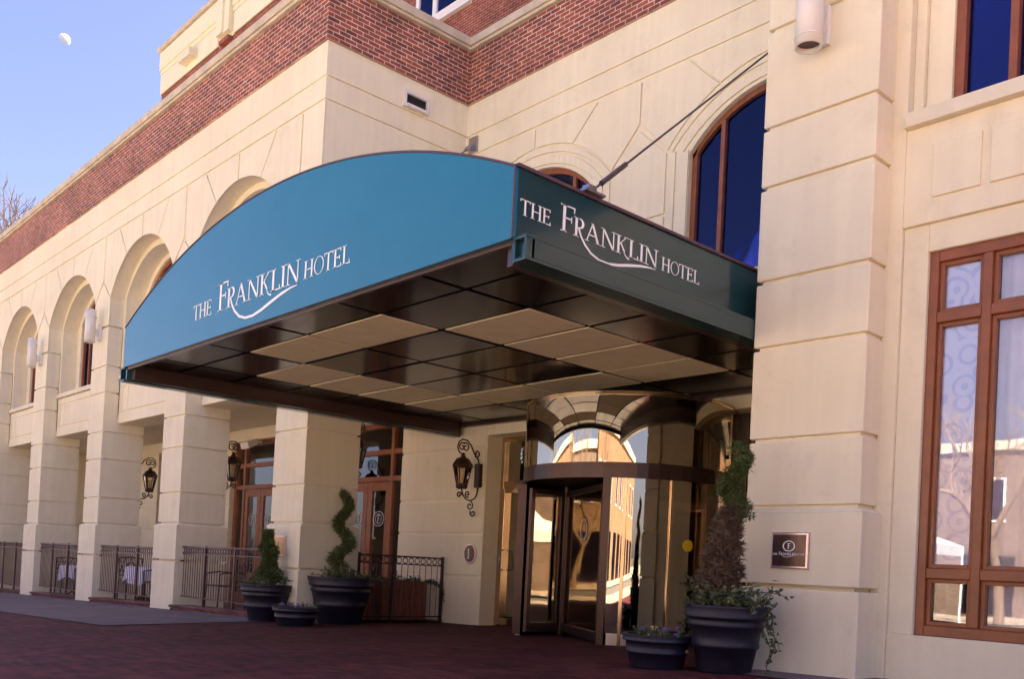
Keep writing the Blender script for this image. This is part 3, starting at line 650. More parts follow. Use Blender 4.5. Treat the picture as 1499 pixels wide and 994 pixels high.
def text(mb, P, s, x0, base, h, width=None):
    """P(u, v, d) maps text plane to drawing units; text s from x0, cap height h, squeezed to width"""
    adv = sum(glyph(c)[1] for c in s)*h; kx = (width/adv if width else 1)*h; x = x0
    def poly(pts):
        q = [P(a, b, .0) for a, b in pts]; d = Vector(P(0, 0, 1))-Vector(P(0, 0, 0)); mb.extr(q, d)
    for c in s:
        S_, ad = glyph(c)
        for k in S_:
            if k[0] == 'h': poly([(x+k[1]*kx, base+k[3]*h), (x+k[2]*kx, base+k[3]*h), (x+k[2]*kx, base+(k[3]+k[4])*h), (x+k[1]*kx, base+(k[3]+k[4])*h)])
            elif k[0] == 'l':
                _, a0, b0, a1, b1, w_ = k; poly([(x+(a0-w_/2)*kx, base+b0*h), (x+(a0+w_/2)*kx, base+b0*h), (x+(a1+w_/2)*kx, base+b1*h), (x+(a1-w_/2)*kx, base+b1*h)])
            else:
                _, cx, cy, rx, ry, A0, A1, w0, w1 = k; n = 20
                for i in range(n):
                    t0 = A0+(A1-A0)*i/n; t1 = A0+(A1-A0)*(i+1)/n
                    def ww(t): return w0+(w1-w0)*abs(math.cos(t))
                    poly([(x+(cx+(rx-ww(t)/2*q)*math.cos(t))*kx, base+(cy+(ry-ww(t)/2*q)*math.sin(t))*h) for t, q in ((t0, 1), (t1, 1), (t1, -1 if rx < .4 else -.0), (t0, -1 if rx < .4 else -.0))])
        x += ad*kx
    return x
def logo(P_, sc=1.0):
    """the name written with a large F, small capitals and a swoosh; origin at the first T, baseline 0"""
    mb = MB(); P = lambda u, v, d: P_(u*sc, v*sc, d)
    text(mb, P, 'THE', 0, 0, .235, .66)
    text(mb, P, 'F', .86, 0, .42, .30)
    text(mb, P, 'RANKLIN', 1.15, 0, .30, 2.12)
    text(mb, P, 'HOTEL', 3.37, 0, .235, 1.10)
    # swoosh growing out of the R
    pts = [(1.27, .14), (1.33, .03), (1.43, -.08), (1.58, -.18), (1.78, -.235), (2.0, -.24), (2.25, -.20), (2.5, -.14), (2.8, -.075), (3.05, -.04), (3.22, -.035)]
    wd = [.03, .034, .036, .036, .034, .036, .042, .046, .04, .024, .006]
    up = []; lo = []
    for i, (a, b) in enumerate(pts):
        t = Vector(pts[min(i+1, len(pts)-1)])-Vector(pts[max(i-1, 0)]); t.normalize(); n = Vector((-t.y, t.x))*wd[i]/2
        up.append((a+n.x, b+n.y)); lo.append((a-n.x, b-n.y))
    for i in range(len(pts)-1):
        q = [P(*p, .0) for p in (lo[i], lo[i+1], up[i+1], up[i])]; mb.extr(q, Vector(P_(0, 0, 1))-Vector(P_(0, 0, 0)))
    return mb

# ------------------------------------------------------------------ entrance awning
aw = thing('entrance_awning', 'large blue-green barrel awning lettered with the hotel name over the entrance', 'awning', (-12.05, 13.8, 3.25))
YC = 6.08; XL, XR = -17.2, -6.9; XM = (XL+XR)/2; HA = (XR-XL)/2; RA = (HA*HA+1.14**2)/(2*1.14)
def az(x): return 5.09-(RA-math.sqrt(RA*RA-(x-XM)**2))
N = 48; top = [(XL+(XR-XL)*i/N, az(XL+(XR-XL)*i/N)) for i in range(N+1)]
mb = MB(); mb.xz([(XL, 3.24), (XR, 3.24)]+top[::-1], YC, .05); mb.build('front_fascia', 'awning_canvas', aw)
mb = MB(); mb.box(XR-.05, XR, YC+.052, 13.83, 3.0, 3.95); mb.build('side_fascia', 'awning_shaded_side', aw)
mb = MB(); mb.box(XL, XL+.05, YC+.052, 13.83, 3.0, 3.95); mb.build('side_fascia', 'awning_shaded_side', aw)
mb = MB(); mb.smooth = True
vs = [(x, YC+.052, z-.02) for x, z in top]+[(x, 13.83, z-.02) for x, z in top]
mb.add(vs, [(i, i+1, N+2+i, N+1+i) for i in range(N)]); mb.build('roof_canvas', 'awning_canvas', aw)
mb = MB(); mb.box(XR-.03, XR+.03, YC+.02, 13.83, 3.952, 3.985); mb.box(XL-.03, XL+.03, YC+.02, 13.83, 3.952, 3.985)
mb.tube([(XR+.004, YC-.004, 3.24), (XR+.004, YC-.004, 3.96)], .012, 6)
mb.tube([(x, YC, z+.004) for x, z in top], .014, 6); mb.build('edge_piping', 'seam', aw)
for x0, x1 in ((XR+.002, XR+.19), (XL-.19, XL-.002)):
    mb = MB(); mb.box(x0, x1, YC+.02, 13.83, 3.0, 3.03); mb.box(x0, x1, YC+.02, 13.83, 3.22, 3.25)
    if x0 > -10: mb.box(x1-.03, x1, YC+.021, 13.82, 3.03, 3.22)
    else: mb.box(x0, x0+.03, YC+.021, 13.82, 3.03, 3.22)
    mb.box(x0, x1, YC+.10, YC+.14, 3.03, 3.22)
    mb.build('side_beam', 'awning_shaded_side', aw, .003)
mb = MB(); mb.box(XL+.06, XR-.06, YC+.055, YC+.12, 3.2, 3.3); mb.box(XL+.06, XR-.06, 13.7, 13.83, 3.2, 3.3)
mb.box(XR-.2, XR-.055, YC+.13, 13.69, 3.02, 3.28); mb.box(XL+.055, XL+.2, YC+.13, 13.69, 3.02, 3.28)
mb.build('inner_frame', 'beam_metal', aw, .004)
mb = MB(); mb.box(XL+.06, XR-.06, YC+.13, 13.7, 3.33, 3.36); mb.build('soffit_tray', 'black', aw)
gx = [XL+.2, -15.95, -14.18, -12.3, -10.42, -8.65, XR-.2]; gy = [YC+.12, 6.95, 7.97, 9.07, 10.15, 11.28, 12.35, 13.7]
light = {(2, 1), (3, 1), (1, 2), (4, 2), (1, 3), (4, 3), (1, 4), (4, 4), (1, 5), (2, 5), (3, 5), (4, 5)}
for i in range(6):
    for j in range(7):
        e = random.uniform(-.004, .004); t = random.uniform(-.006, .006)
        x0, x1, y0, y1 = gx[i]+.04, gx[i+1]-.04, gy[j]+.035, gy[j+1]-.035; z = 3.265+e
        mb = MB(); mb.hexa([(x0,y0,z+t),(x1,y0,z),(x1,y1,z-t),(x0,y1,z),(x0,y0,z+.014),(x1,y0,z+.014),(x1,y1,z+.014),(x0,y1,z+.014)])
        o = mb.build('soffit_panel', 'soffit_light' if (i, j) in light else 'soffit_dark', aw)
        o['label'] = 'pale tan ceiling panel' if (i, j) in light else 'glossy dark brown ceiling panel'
mbl = logo(lambda u, v, d: (-14.30+u, YC-.002-.005*d, 3.60+v)); o = mbl.build('lettering', 'lettering', aw); o['label'] = 'white hotel name on the curved blue front'
mbl = logo(lambda u, v, d: (XR+.002+.005*d, 6.17+u, 3.50+v*1.02), .655); o = mbl.build('lettering', 'lettering', aw); o['label'] = 'white hotel name on the shaded green side'
for x in (XL, XR):
    mb = MB(); A = Vector((x, 7.15, 4.02)); B = Vector((x+(.0), 13.82, 9.90))
    mb.tube([A, B], .013, 8); d = (B-A).normalized()
    o = mb.build('tie_rod', 'dark_steel', aw)
    mb = MB(); mb.tube([A+d*.22, A+d*.72], .03, 10); mb.build('turnbuckle', 'dark_steel', o)
    mb = MB(); mb.box(x-.14, x+.14, 13.78, 13.84, 9.72, 10.08); mb.tube([(x, 13.78, 9.9), (x, 13.6, 9.72)], .05, 8); mb.tube([(x-.06, 13.77, 9.8), (x+.06, 13.77, 9.8)], .04, 6)
    mb.build('wall_plate', 'steel', o)
    mb = MB(); mb.box(x-.09, x+.09, 7.0, 7.3, 3.985, 4.01); mb.box(x-.05, x+.05, 7.08, 7.2, 4.01, 4.08); mb.build('foot_bracket', 'steel', o)

# ------------------------------------------------------------------ wall fittings
def wall_lamp(x, z0, label):
    t = thing('wall_lamp', label, 'wall lamp', (x, 10.0, z0+.35), 'cylinder wall lamps on the hotel columns')
    mb = MB(); yc = 9.68; r = .155
    mb.lathe((x, yc, z0), [(r-.02, .06), (r-.02, .0), (r, 0), (r, 1.02), (r-.05, 1.03), (0, 1.03)], 32); mb.build('housing', 'lamp_white', t)
    mb = MB(); mb.curved_wall((x, yc, 0), r-.01, r+.02, 0, 2*math.pi, z0+.78, z0+.82, 32); mb.curved_wall((x, yc, 0), r-.01, r+.008, 0, 2*math.pi, z0+.1, z0+.115, 32); mb.build('band', 'lamp_white', t)
    mb = MB(); mb.lathe((x, yc, z0), [(0, .07), (r-.02, .06)], 32); mb.build('lens', 'dark_steel', t)
    mb = MB(); mb.box(x-.1, x+.1, 9.92, 10.0, z0+.12, z0+.58); mb.box(x-.05, x+.05, 9.8, 9.92, z0+.25, z0+.45); mb.build('bracket', 'lamp_white', t, .006)
wall_lamp(-5.93, 6.25, 'white cylinder wall lamp high on the large right-hand pier')
wall_lamp(-30.4, 6.3, 'white cylinder wall lamp on the arcade column nearest the awning')
wall_lamp(-36.4, 6.28, 'white cylinder wall lamp on the arcade column second from the awning')

v = thing('wall_vent', 'small white-framed exhaust vent high on the side wall beneath the bricks', 'vent', (-17.5, 12.3, 10.25))
mb = MB(); y0, y1, z0, z1 = 11.95, 12.66, 10.24, 10.62
mb.box(-17.5, -17.42, y0, y0+.07, z0, z1); mb.box(-17.5, -17.42, y1-.07, y1, z0, z1); mb.box(-17.5, -17.42, y0+.07, y1-.07, z1-.07, z1); mb.box(-17.5, -17.38, y0+.07, y1-.07, z0, z0+.07); mb.build('frame', 'vent_white', v, .004)
mb = MB(); mb.box(-17.498, -17.49, y0+.07, y1-.07, z0+.07, z1-.07); mb.build('dark_opening', 'black', v)  # flat black sheet paints the shade inside the vent

def spiral(cx, cz, r, a0, turns, sgn=1, n=16, x=0, y=0, plane='yz'):
    out = []
    for i in range(n+1):
        t = i/n; a = a0+sgn*turns*2*math.pi*t; q = r*(1-.8*t); out.append((cx+q*math.cos(a), cz+q*math.sin(a)))
    return out
def make_lantern(label, p):
    """coach lantern; p is the point of the wall at the back box; projects towards -y"""
    x, y, z = p
    t = thing('coach_lantern', label, 'lantern', p, 'iron coach lanterns')
    mb = MB(); mb.box(x-.09, x+.09, y-.1, y, z-.27, z+.27); mb.build('back_box', 'lantern_metal', t, .008)
    yc = y-.52
    mb = MB()
    def tb(P2, r=.017): mb.tube([(x, a, b) for a, b in P2], r, 6)
    # upper arm: from the box up and over, ending above the lantern
    tb([(y-.05, z+.27), (y-.07, z+.36), (y-.14, z+.42), (y-.22, z+.52), (y-.30, z+.66), (y-.42, z+.76), (y-.56, z+.77), (y-.66, z+.70), (y-.69, z+.58), (y-.64, z+.48), (y-.55, z+.43), (y-.52, z+.40)])
    tb(spiral(y-.12, z+.50, .09, -2.2, 1.1, 1)); tb(spiral(y-.46, z+.60, .11, 2.2, 1.2, -1)); tb(spiral(y-.56, z+.60, .10, .9, 1.2, 1))
    mb.build('upper_arm', 'lantern_metal', t); mb = MB()
    tb([(y-.05, z-.27), (y-.06, z-.40), (y-.12, z-.52), (y-.25, z-.59), (y-.38, z-.56), (y-.47, z-.47), (y-.52, z-.34)])
    tb(spiral(y-.58, z-.48, .075, 0, 1.2, 1)); tb(spiral(y-.34, z-.44, .08, -1.2, 1.2, -1)); tb(spiral(y-.26, z-.70, .10, 1.2, 1.2, -1)); tb(spiral(y-.16, z-.86, .085, 2.6, 1.2, 1))
    mb.build('lower_arm', 'lantern_metal', t)
    mb = MB(); mb.smooth = False
    n = 6
    def ring(r, zz): return [(x+r*math.cos(k*math.pi/3), yc+r*math.sin(k*math.pi/3), zz) for k in range(n)]
    def loft(L):
        vs = [v for R in L for v in R]; mb.add(vs, [(i*n+k, i*n+(k+1) % n, (i+1)*n+(k+1) % n, (i+1)*n+k) for i in range(len(L)-1) for k in range(n)])
    loft([ring(.20, z+.15), ring(.235, z+.15), ring(.225, z+.21), ring(.15, z+.33), ring(.10, z+.36), ring(.02, z+.37)])
    loft([ring(.02, z-.34), ring(.11, z-.34), ring(.135, z-.29), ring(.13, z-.22), ring(.11, z-.22)])
    mb.lathe((x, yc, z), [(.05, .36), (.075, .39), (.03, .42), (.055, .45), (.0, .48)], 10)
    for k in range(n):
        a = k*math.pi/3; mb.tube([(x+.125*math.cos(a), yc+.125*math.sin(a), z-.23), (x+.21*math.cos(a), yc+.21*math.sin(a), z+.16)], .013, 5)
    mb.build('lantern_head', 'lantern_metal', t)
    mb = MB(); loft([ring(.118, z-.22), ring(.2, z+.15)]); mb.build('glass', 'glass_lamp', t)
    mb = MB(); mb.tube([(x, yc, z-.22), (x, yc, z-.1)], .035, 8); mb.tube([(x, yc, z-.1), (x, yc, z+.05)], .025, 8); mb.build('candle_bulb', 'candle', t)
    return t
lan = make_lantern('bronze coach lantern on a scrolled arm on the cream wall left of the entrance doors', (-16.38, 13.84, 2.06))
dup(lan, (-18.42, 11.34, 2.45), math.pi, 'dark lantern half hidden behind the column nearest the awning, above the ringed railing', 'iron coach lanterns')
dup(lan, (-24.55, 11.27, 2.35), math.pi, 'dark lantern barely showing behind the column beside the wooden doors', 'iron coach lanterns')
dup(lan, (-30.42, 11.27, 2.2), math.pi, 'dark lantern behind the arcade column with a wall lamp above it', 'iron coach lanterns')
lw = dup(lan, (-6.66, 12.4, 2.06), math.pi/2, 'x', 'iron coach lanterns')
bpy.data.objects.remove(lw.children[0]) if False else None
def rm(o):
    for c in list(o.children): rm(c)
    bpy.data.objects.remove(o)
rm(lw)

fl = thing('floodlight', 'pale boxy floodlight fixed above the wooden porch doors', 'floodlight', (-26.95, 13.84, 3.44))
mb = MB(); x, y, z = -26.95, 13.5, 3.44
mb.hexa([(x-.26,y-.2,z-.2),(x+.26,y-.2,z-.2),(x+.22,y+.12,z-.02),(x-.22,y+.12,z-.02),(x-.26,y-.25,z+.0),(x+.26,y-.25,z+.0),(x+.22,y+.1,z+.16),(x-.22,y+.1,z+.16)]); mb.build('housing', 'lamp_white', fl, .01)
mb = MB(); mb.tube([(x, y+.08, z+.05), (x, 13.84, z+.08)], .04, 8); mb.build('arm', 'lamp_white', fl)

def plaque(name, label, x0, x1, z0, z1, y, face, words):
    t = thing(name, label, 'plaque', ((x0+x1)/2, y, (z0+z1)/2))
    mb = MB(); mb.box(x0, x1, y-.045, y, z0, z1); mb.build('rim', 'plaque_rim', t, .008)
    e = .028; mb = MB(); mb.box(x0+e, x1-e, y-.05, y-.04, z0+e, z1-e); mb.build('face_plate', face, t)
    mb = MB(); xc = (x0+x1)/2; wd = x1-x0; emblem(mb, xc, y-.051, z0+(z1-z0)*.62, wd*.13, .009); mb.build('emblem', 'lettering', t)
    if words:
        k = wd*.86/4.47; l = logo(lambda u, v, d: (x0+wd*.07+u, y-.0515-.005*d, z0+(z1-z0)*.37+v), k); l.build('lettering', 'lettering', t)
plaque('wall_plaque', 'square bronze hotel plaque with an oval F emblem on the right-hand pier', -6.25, -5.76, .16, .59, 9.93, 'plaque_bronze', True)
plaque('wall_plaque', 'small gold plaque on the column behind the potted topiaries', -18.52, -18.0, .01, .45, 9.94, 'plaque_gold', False)
t = thing('house_number', 'oval metal plate with the number one beside the entrance', 'number plate', (-16.57, 13.84, .28))
mb = MB(); P = [(-16.57+.215*math.cos(a*math.pi/18), .285+.235*math.sin(a*math.pi/18)) for a in range(36)]; mb.xz(P, 13.84, -.035); mb.build('plate', 'plaque_rim', t, .006)
mb = MB(); P = [(-16.57+.18*math.cos(a*math.pi/18), .285+.2*math.sin(a*math.pi/18)) for a in range(36)]; mb.xz(P, 13.803, -.006); mb.build('face_plate', 'plaque_bronze', t)
mb = MB(); text(mb, lambda u, v, d: (u, 13.796-.006*d, v), '1', -16.65, .17, .24, .12); mb.build('digit', 'lettering', t)

# ------------------------------------------------------------------ railings
def railing(label, ax, a0, a1, c, ztop, zb0, zb1, group, ringed=True, mname='rail_paint', posts=None, sp=.135):
    """rail along x (ax='x', at y=c) or along y (at x=c)"""
    mid = (a0+a1)/2
    t = thing('railing', label, 'railing', (mid, c, (zb0+zb1)/2) if ax == 'x' else (c, mid, (zb0+zb1)/2), group)
    P = (lambda a, z, o=0: (a, c+o, z)) if ax == 'x' else (lambda a, z, o=0: (c+o, a, z))
    def bx(mb, a, b, w, z0, z1):
        if ax == 'x': mb.box(a, b, c-w, c+w, z0, z1)
        else: mb.box(c-w, c+w, a, b, z0, z1)
    zb = lambda a: zb0+(zb1-zb0)*(a-a0)/(a1-a0)
    mb = MB(); bx(mb, a0, a1, .028, ztop-.035, ztop); mb.build('top_rail', mname, t, .003)
    mb = MB(); bx(mb, a0, a1, .018, ztop-.205, ztop-.18); mb.build('ring_rail', mname, t)
    zl = max(zb0, zb1)+.1; mb = MB(); bx(mb, a0, a1, .018, zl, zl+.03); mb.build('bottom_rail', mname, t)
    mb = MB(); n = max(2, int((a1-a0)/sp)); st = (a1-a0)/n
    for i in range(1, n): mb.tube([P(a0+i*st, zl+.02), P(a0+i*st, ztop-.18 if ringed else ztop-.02)], .0105, 4, cap=False)
    mb.build('balusters', mname, t)
    if ringed:
        mb = MB(); r = .066
        for i in range(n):
            a = a0+(i+.5)*st; mb.tube([P(a+r*math.cos(k*math.pi/7), ztop-.108+r*math.sin(k*math.pi/7)) for k in range(15)], .011, 4, cap=False)
        mb.build('ring_band', mname, t)
    for a in (posts or [a0+.03, mid, a1-.03]):
        mb = MB(); bx(mb, a-.028, a+.028, .03, zb(a)-.1, ztop+.02); mb.build('post', mname, t, .003)
    return t
G = 'iron railings between the arcade columns'
names = ['iron railing in the far left arcade bay behind the leftmost sidewalk curb', 'iron railing in the bay with the farther clothed table', 'iron railing in the bay with the nearer clothed table', 'iron railing in front of the wooden doors beside the smaller topiary pot']
cl = ['low brick curb under the far left railing', 'low brick curb under the railing of the farther clothed table', 'low brick curb under the railing of the nearer clothed table', 'low brick curb beside the smaller topiary pot']
for k, xc in enumerate(AC):
    xa, xb = xc-3+.67, (xc+3-.67 if k < 3 else -18.87)
    zt = .10 if k < 3 else .15
    railing(names[k], 'x', xa, xb, 10.14, zt-.02*(3-k), gz(xa)+.14, gz(xb)+.14, G, posts=[xa+.03, xa+1.4, xa+3.0, xb-.03])
    mb = MB(); mb.hexa([(xa-.1,9.93,gz(xa)-.1),(xb-.05,9.93,gz(xb)-.1),(xb-.05,10.36,gz(xb)-.1),(xa-.1,10.36,gz(xa)-.1),(xa-.1,9.93,gz(xa)+.07),(xb-.05,9.93,gz(xb)+.07),(xb-.05,10.36,gz(xb)+.07),(xa-.1,10.36,gz(xa)+.07)])
    mb.hexa([(xa-.1,9.89,gz(xa)+.07),(xb-.05,9.89,gz(xb)+.07),(xb-.05,10.4,gz(xb)+.07),(xa-.1,10.4,gz(xa)+.07),(xa-.1,9.89,gz(xa)+.14),(xb-.05,9.89,gz(xb)+.14),(xb-.05,10.4,gz(xb)+.14),(xa-.1,10.4,gz(xa)+.14)])
    tag(mb.build('brick_curb', 'curb_brick', None, .01), cl[k], 'curb', 'brick curbs under the railings')
railing('dark railing topped with rings beside the lantern wall, wooden planter behind it', 'y', 11.42, 13.8, -17.5, .16, gz(-17.5)+.02, gz(-17.5)+.02, None, mname='iron', sp=.17, posts=[11.45, 12.35, 13.77])

# ------------------------------------------------------------------ foliage
def leaf(mb, c, s, up=None):
    d = Vector((random.gauss(0, 1), random.gauss(0, 1), random.gauss(0, .7))).normalized(); e = d.orthogonal().normalized(); e.rotate(Matrix.Rotation(random.uniform(0, 6.28), 3, d))
    c = Vector(c); n = d.cross(e)*s*.12
    mb.add([c-d*s*.5, c+e*s*.32+n, c+d*s*.55, c-e*s*.32+n], [(0, 1, 2), (0, 2, 3)])
def spray(mb, c, s):       # needle spray for topiary
    d = Vector((random.gauss(0, 1), random.gauss(0, 1), random.gauss(0, .8))).normalized(); c = Vector(c)
    for _ in range(2):
        e = d.orthogonal().normalized(); e.rotate(Matrix.Rotation(random.uniform(0, 6.28), 3, d))
        mb.add([c-e*s*.10, c+e*s*.10, c+d*s+e*s*.03], [(0, 1, 2)]); d = (d+e*.5).normalized()
def ivy(mb, start, n, L, s=.05, spread=.25, out=(0, 0), drop=.6, up=.15, stem=None):
    for _ in range(n):
        p = Vector(start)+Vector((random.uniform(-1, 1)*spread, random.uniform(-1, 1)*spread, 0)); a = random.uniform(0, 6.28)
        d = Vector((math.cos(a)*.5+out[0], math.sin(a)*.5+out[1], up*random.uniform(.2, 1.6))); d.normalize(); pts = [p.copy()]
        for i in range(int(L/.05*random.uniform(.4, 1))):
            p = p+d*.05; d = (d+Vector((random.gauss(0, .15), random.gauss(0, .15), -drop*.12+random.gauss(0, .06)))).normalized(); pts.append(p.copy())
            for _k in range(2): leaf(mb, p+Vector((random.gauss(0, .02), random.gauss(0, .02), random.gauss(0, .02))), s*random.uniform(.6, 1.2))
        if stem is not None and len(pts) > 2: stem.tube(pts, .005, 4, cap=False)
def pot(label, x, y, r, h, group, ridges=((.72, .06), (.42, .04)), bulge=0):
    g = gz(x); rb = r*(.66 if h > .5 else .8)
    t = thing('planter_pot', label, 'planter', (x, y, g), group)
    def rr_(f): return rb+(r-rb)*f
    pr = [(0, .01), (rb*.96, 0), (rb, .02)]
    for f, e in sorted(ridges): pr += [(rr_(f-.05)*.985, (f-.05)*h), (rr_(f-.04)+.012, (f-.045)*h), (rr_(f)+.018, f*h), (rr_(f+.02)+.004, (f+.03)*h)]
    pr += [(rr_(.80)*.985, .80*h), (rr_(.81)+.03, .805*h), (rr_(.85)+.034, .84*h), (rr_(.86)+.022, .86*h), (rr_(.97)+.03, .97*h), (r+.03, h), (r-.03, h), (r-.05, h*.93)]
    mb = MB(); mb.lathe((x, y, g), pr, 48); mb.build('pot', 'plastic_pot', t)
    mb = MB(); mb.lathe((x, y, g), [(0, h*.95), (r-.03, h*.93)], 24); mb.build('soil', 'soil', t)
    return g+h
def spiral_topiary(label, x, y, zb, H, r0, r1, turns, base_dead=0, seed=1, dens=1.0, solid=False):
    random.seed(seed)
    t = thing('spiral_topiary', label, 'topiary', (x, y, zb), 'topiaries in the pots')
    mb = MB(); mb.tube([(x, y, zb-.05), (x+.01, y, zb+H*.3), (x-.01, y, zb+H*.6), (x, y, zb+H*.95)], .03, 8, r2=.012); mb.build('trunk', 'bark', t)
    mb = MB(); n = int(2600*dens)
    for i in range(n):
        f = random.random()**.9; a = turns*2*math.pi*f+seed; r = r0+(r1-r0)*f
        cx, cy, cz = x+math.cos(a)*r*.55, y+math.sin(a)*r*.55, zb+H*(.06+.92*f)
        q = Vector((random.gauss(0, 1), random.gauss(0, 1), random.gauss(0, 1))).normalized()*r*.62*random.uniform(.6, 1.05)
        q.z *= .95; spray(mb, (cx+q.x, cy+q.y, cz+q.z*.8), .075)
    mb.build('foliage', 'leaf_topiary', t)
    return t
PG = 'dark planter pots at the entrance'
# right pot against the big pier
px_, py_ = -6.42, 9.28
zt = pot('tall dark pot against the right-hand pier, ivy trailing over its side', px_, py_, .47, .78, PG)
random.seed(3)
t = thing('spiral_topiary', 'topiary with a browned lower cone and green spiral tip in the right-hand pot', 'topiary', (px_-.05, py_, zt), 'topiaries in the pots')
tx, ty = px_-.06, py_+.02; zt -= .03
mb = MB(); mb.tube([(tx, ty, zt-.05), (tx+.01, ty, zt+.6), (tx+.06, ty, zt+1.2), (tx+.1, ty, zt+1.85)], .04, 8, r2=.012)
for i in range(16):
    a = random.uniform(0, 6.28); z = zt+random.uniform(.05, .5); mb.tube([(tx, ty, z), (tx+.1*math.cos(a), ty+.1*math.sin(a), z+.12), (tx+.2*math.cos(a), ty+.2*math.sin(a), z+.2)], .008, 4)
mb.build('trunk', 'bark', t)
mb = MB()
for i in range(4600):
    f = random.random(); a_ = random.uniform(0, 6.28); r = (.35*(1-.62*f))*(.8+.35*noise.noise(Vector((math.cos(a_)*1.5, f*6, math.sin(a_)*1.5)))); a = a_; q = random.uniform(.3, 1)**.6
    spray(mb, (tx-.1*(1-f)+.04*f+math.cos(a)*r*q, ty+math.sin(a)*r*q, zt+.2+f*.97), .095)
mb.build('dry_foliage', 'leaf_dead', t)
mb = MB()
for i in range(3400):
    f = random.random(); a = 1.25*2*math.pi*f+.6; r = .17*(1-.35*f)
    q = Vector((random.gauss(0, 1), random.gauss(0, 1), random.gauss(0, 1))).normalized()*r*.85*random.uniform(.6, 1.05)
    spray(mb, (tx+.09+math.cos(a)*.09+q.x, ty+math.sin(a)*.09+q.y, zt+1.10+f*.80+q.z), .06)
mb.build('foliage', 'leaf_topiary', t)
def ivy_plant(label, c, z, arms, s, seed, group='ivy and flowers in the pots', pale=.35, flowers=0, name='trailing_ivy', cat='ivy', fr_=.3):
    random.seed(seed); t = thing(name, label, cat, (c[0], c[1], z), group); mb = MB(); mp = MB(); st = MB()
    for (n, L, out, drop, up, spread) in arms:
        k = int(n*pale); ivy(mb, (c[0], c[1], z), n-k, L, s, spread, out, drop, up, st); ivy(mp, (c[0], c[1], z), k, L, s, spread, out, drop, up, st)
    mb.build('dark_leaves', 'leaf', t); mp.build('pale_leaves', 'leaf_pale', t); st.build('stems', 'bark', t)
    if flowers:
        mf = MB(); my = MB()
        for i in range(flowers):
            a = random.uniform(0, 6.28); r = fr_*math.sqrt(random.random()); p = Vector((c[0]+r*math.cos(a), c[1]+r*math.sin(a), z+random.uniform(.03, .1)))
            for k in range(6): leaf(my if i % 4 == 0 else mf, p+Vector((random.gauss(0, .012), random.gauss(0, .012), random.gauss(0, .008))), .05)
        mf.build('violet_flowers', 'petal', t); my.build('yellow_flowers', 'petal_yellow', t)
ivy_plant('ivy spilling over both sides of the right-hand pot', (px_, py_), zt+.03, [(40, .4, (0, 0), .5, .5, .36), (16, .7, (.9, .1), .9, .5, .16), (4, 1.35, (1.3, -.1), 1.15, .6, .1), (26, .6, (-.9, -.2), .5, .9, .2), (20, .7, (-1, -.2), 1.3, .3, .16)], .075, 11)
# bowl beside it
bx_, by_ = -7.15, 8.95
zt2 = pot('low dark bowl of pansies in front of the revolving door', bx_, by_, .40, .40, PG, ridges=((.5, .04),))
ivy_plant('pansies and leaves in the low bowl near the revolving door', (bx_, by_), zt2-.02, [(60, .16, (0, 0), .4, .7, .33)], .05, 12, flowers=12, name='bedding_flowers', cat='flowers')
# left group
mx_, my_ = -17.05, 10.75
zt3 = pot('largest dark pot holding the green spiral topiary by the ringed railing', mx_, my_, .68, .98, PG)
spiral_topiary('green corkscrew topiary in the largest pot left of the lantern', mx_-.02, my_, zt3, 1.83, .31, .15, 2.2, seed=2, dens=1.5)
ivy_plant('ivy fringe around the rim of the largest pot', (mx_, my_), zt3-.02, [(60, .3, (0, 0), .8, .5, .58), (16, .6, (.9, -.1), 1.2, .4, .2), (7, .55, (-1, 0), .5, .6, .2)], .06, 13)
lx_, ly_ = -18.1, 9.6
zt4 = pot('dark pot with the small bushy topiary next to the gold plaque', lx_, ly_, .53, .78, PG)
random.seed(5)
t = thing('bushy_topiary', 'small bushy evergreen in the pot next to the gold plaque', 'topiary', (lx_, ly_, zt4), 'topiaries in the pots')
mb = MB(); mb.tube([(lx_, ly_, zt4-.05), (lx_, ly_, zt4+1.0)], .03, 8, r2=.01); mb.build('trunk', 'bark', t)
mb = MB()
for i in range(4200):
    f = random.random(); r = .27*(1-.62*f)*(1+.25*math.sin(f*13)); a = random.uniform(0, 6.28); q = random.random()**.5
    spray(mb, (lx_+.06*math.sin(f*5)+math.cos(a)*r*q, ly_+math.sin(a)*r*q, zt4+.08+f*1.06), .08)
mb.build('foliage', 'leaf_topiary', t)
ivy_plant('ivy around the rim of the pot next to the gold plaque', (lx_, ly_), zt4-.02, [(40, .3, (0, 0), .8, .5, .48), (14, .6, (1, .1), .6, .5, .2), (14, .5, (-1, 0), 1.0, .6, .2)], .06, 14)
sx_, sy_ = -16.4, 9.35
zt5 = pot('low dark bowl between the two topiary pots', sx_, sy_, .44, .36, PG, ridges=((.5, .04),))
ivy_plant('violet pansies in the low bowl between the two topiary pots', (sx_, sy_), zt5-.02, [(60, .14, (0, 0), .4, .7, .36)], .045, 15, flowers=16, name='bedding_flowers', cat='flowers')

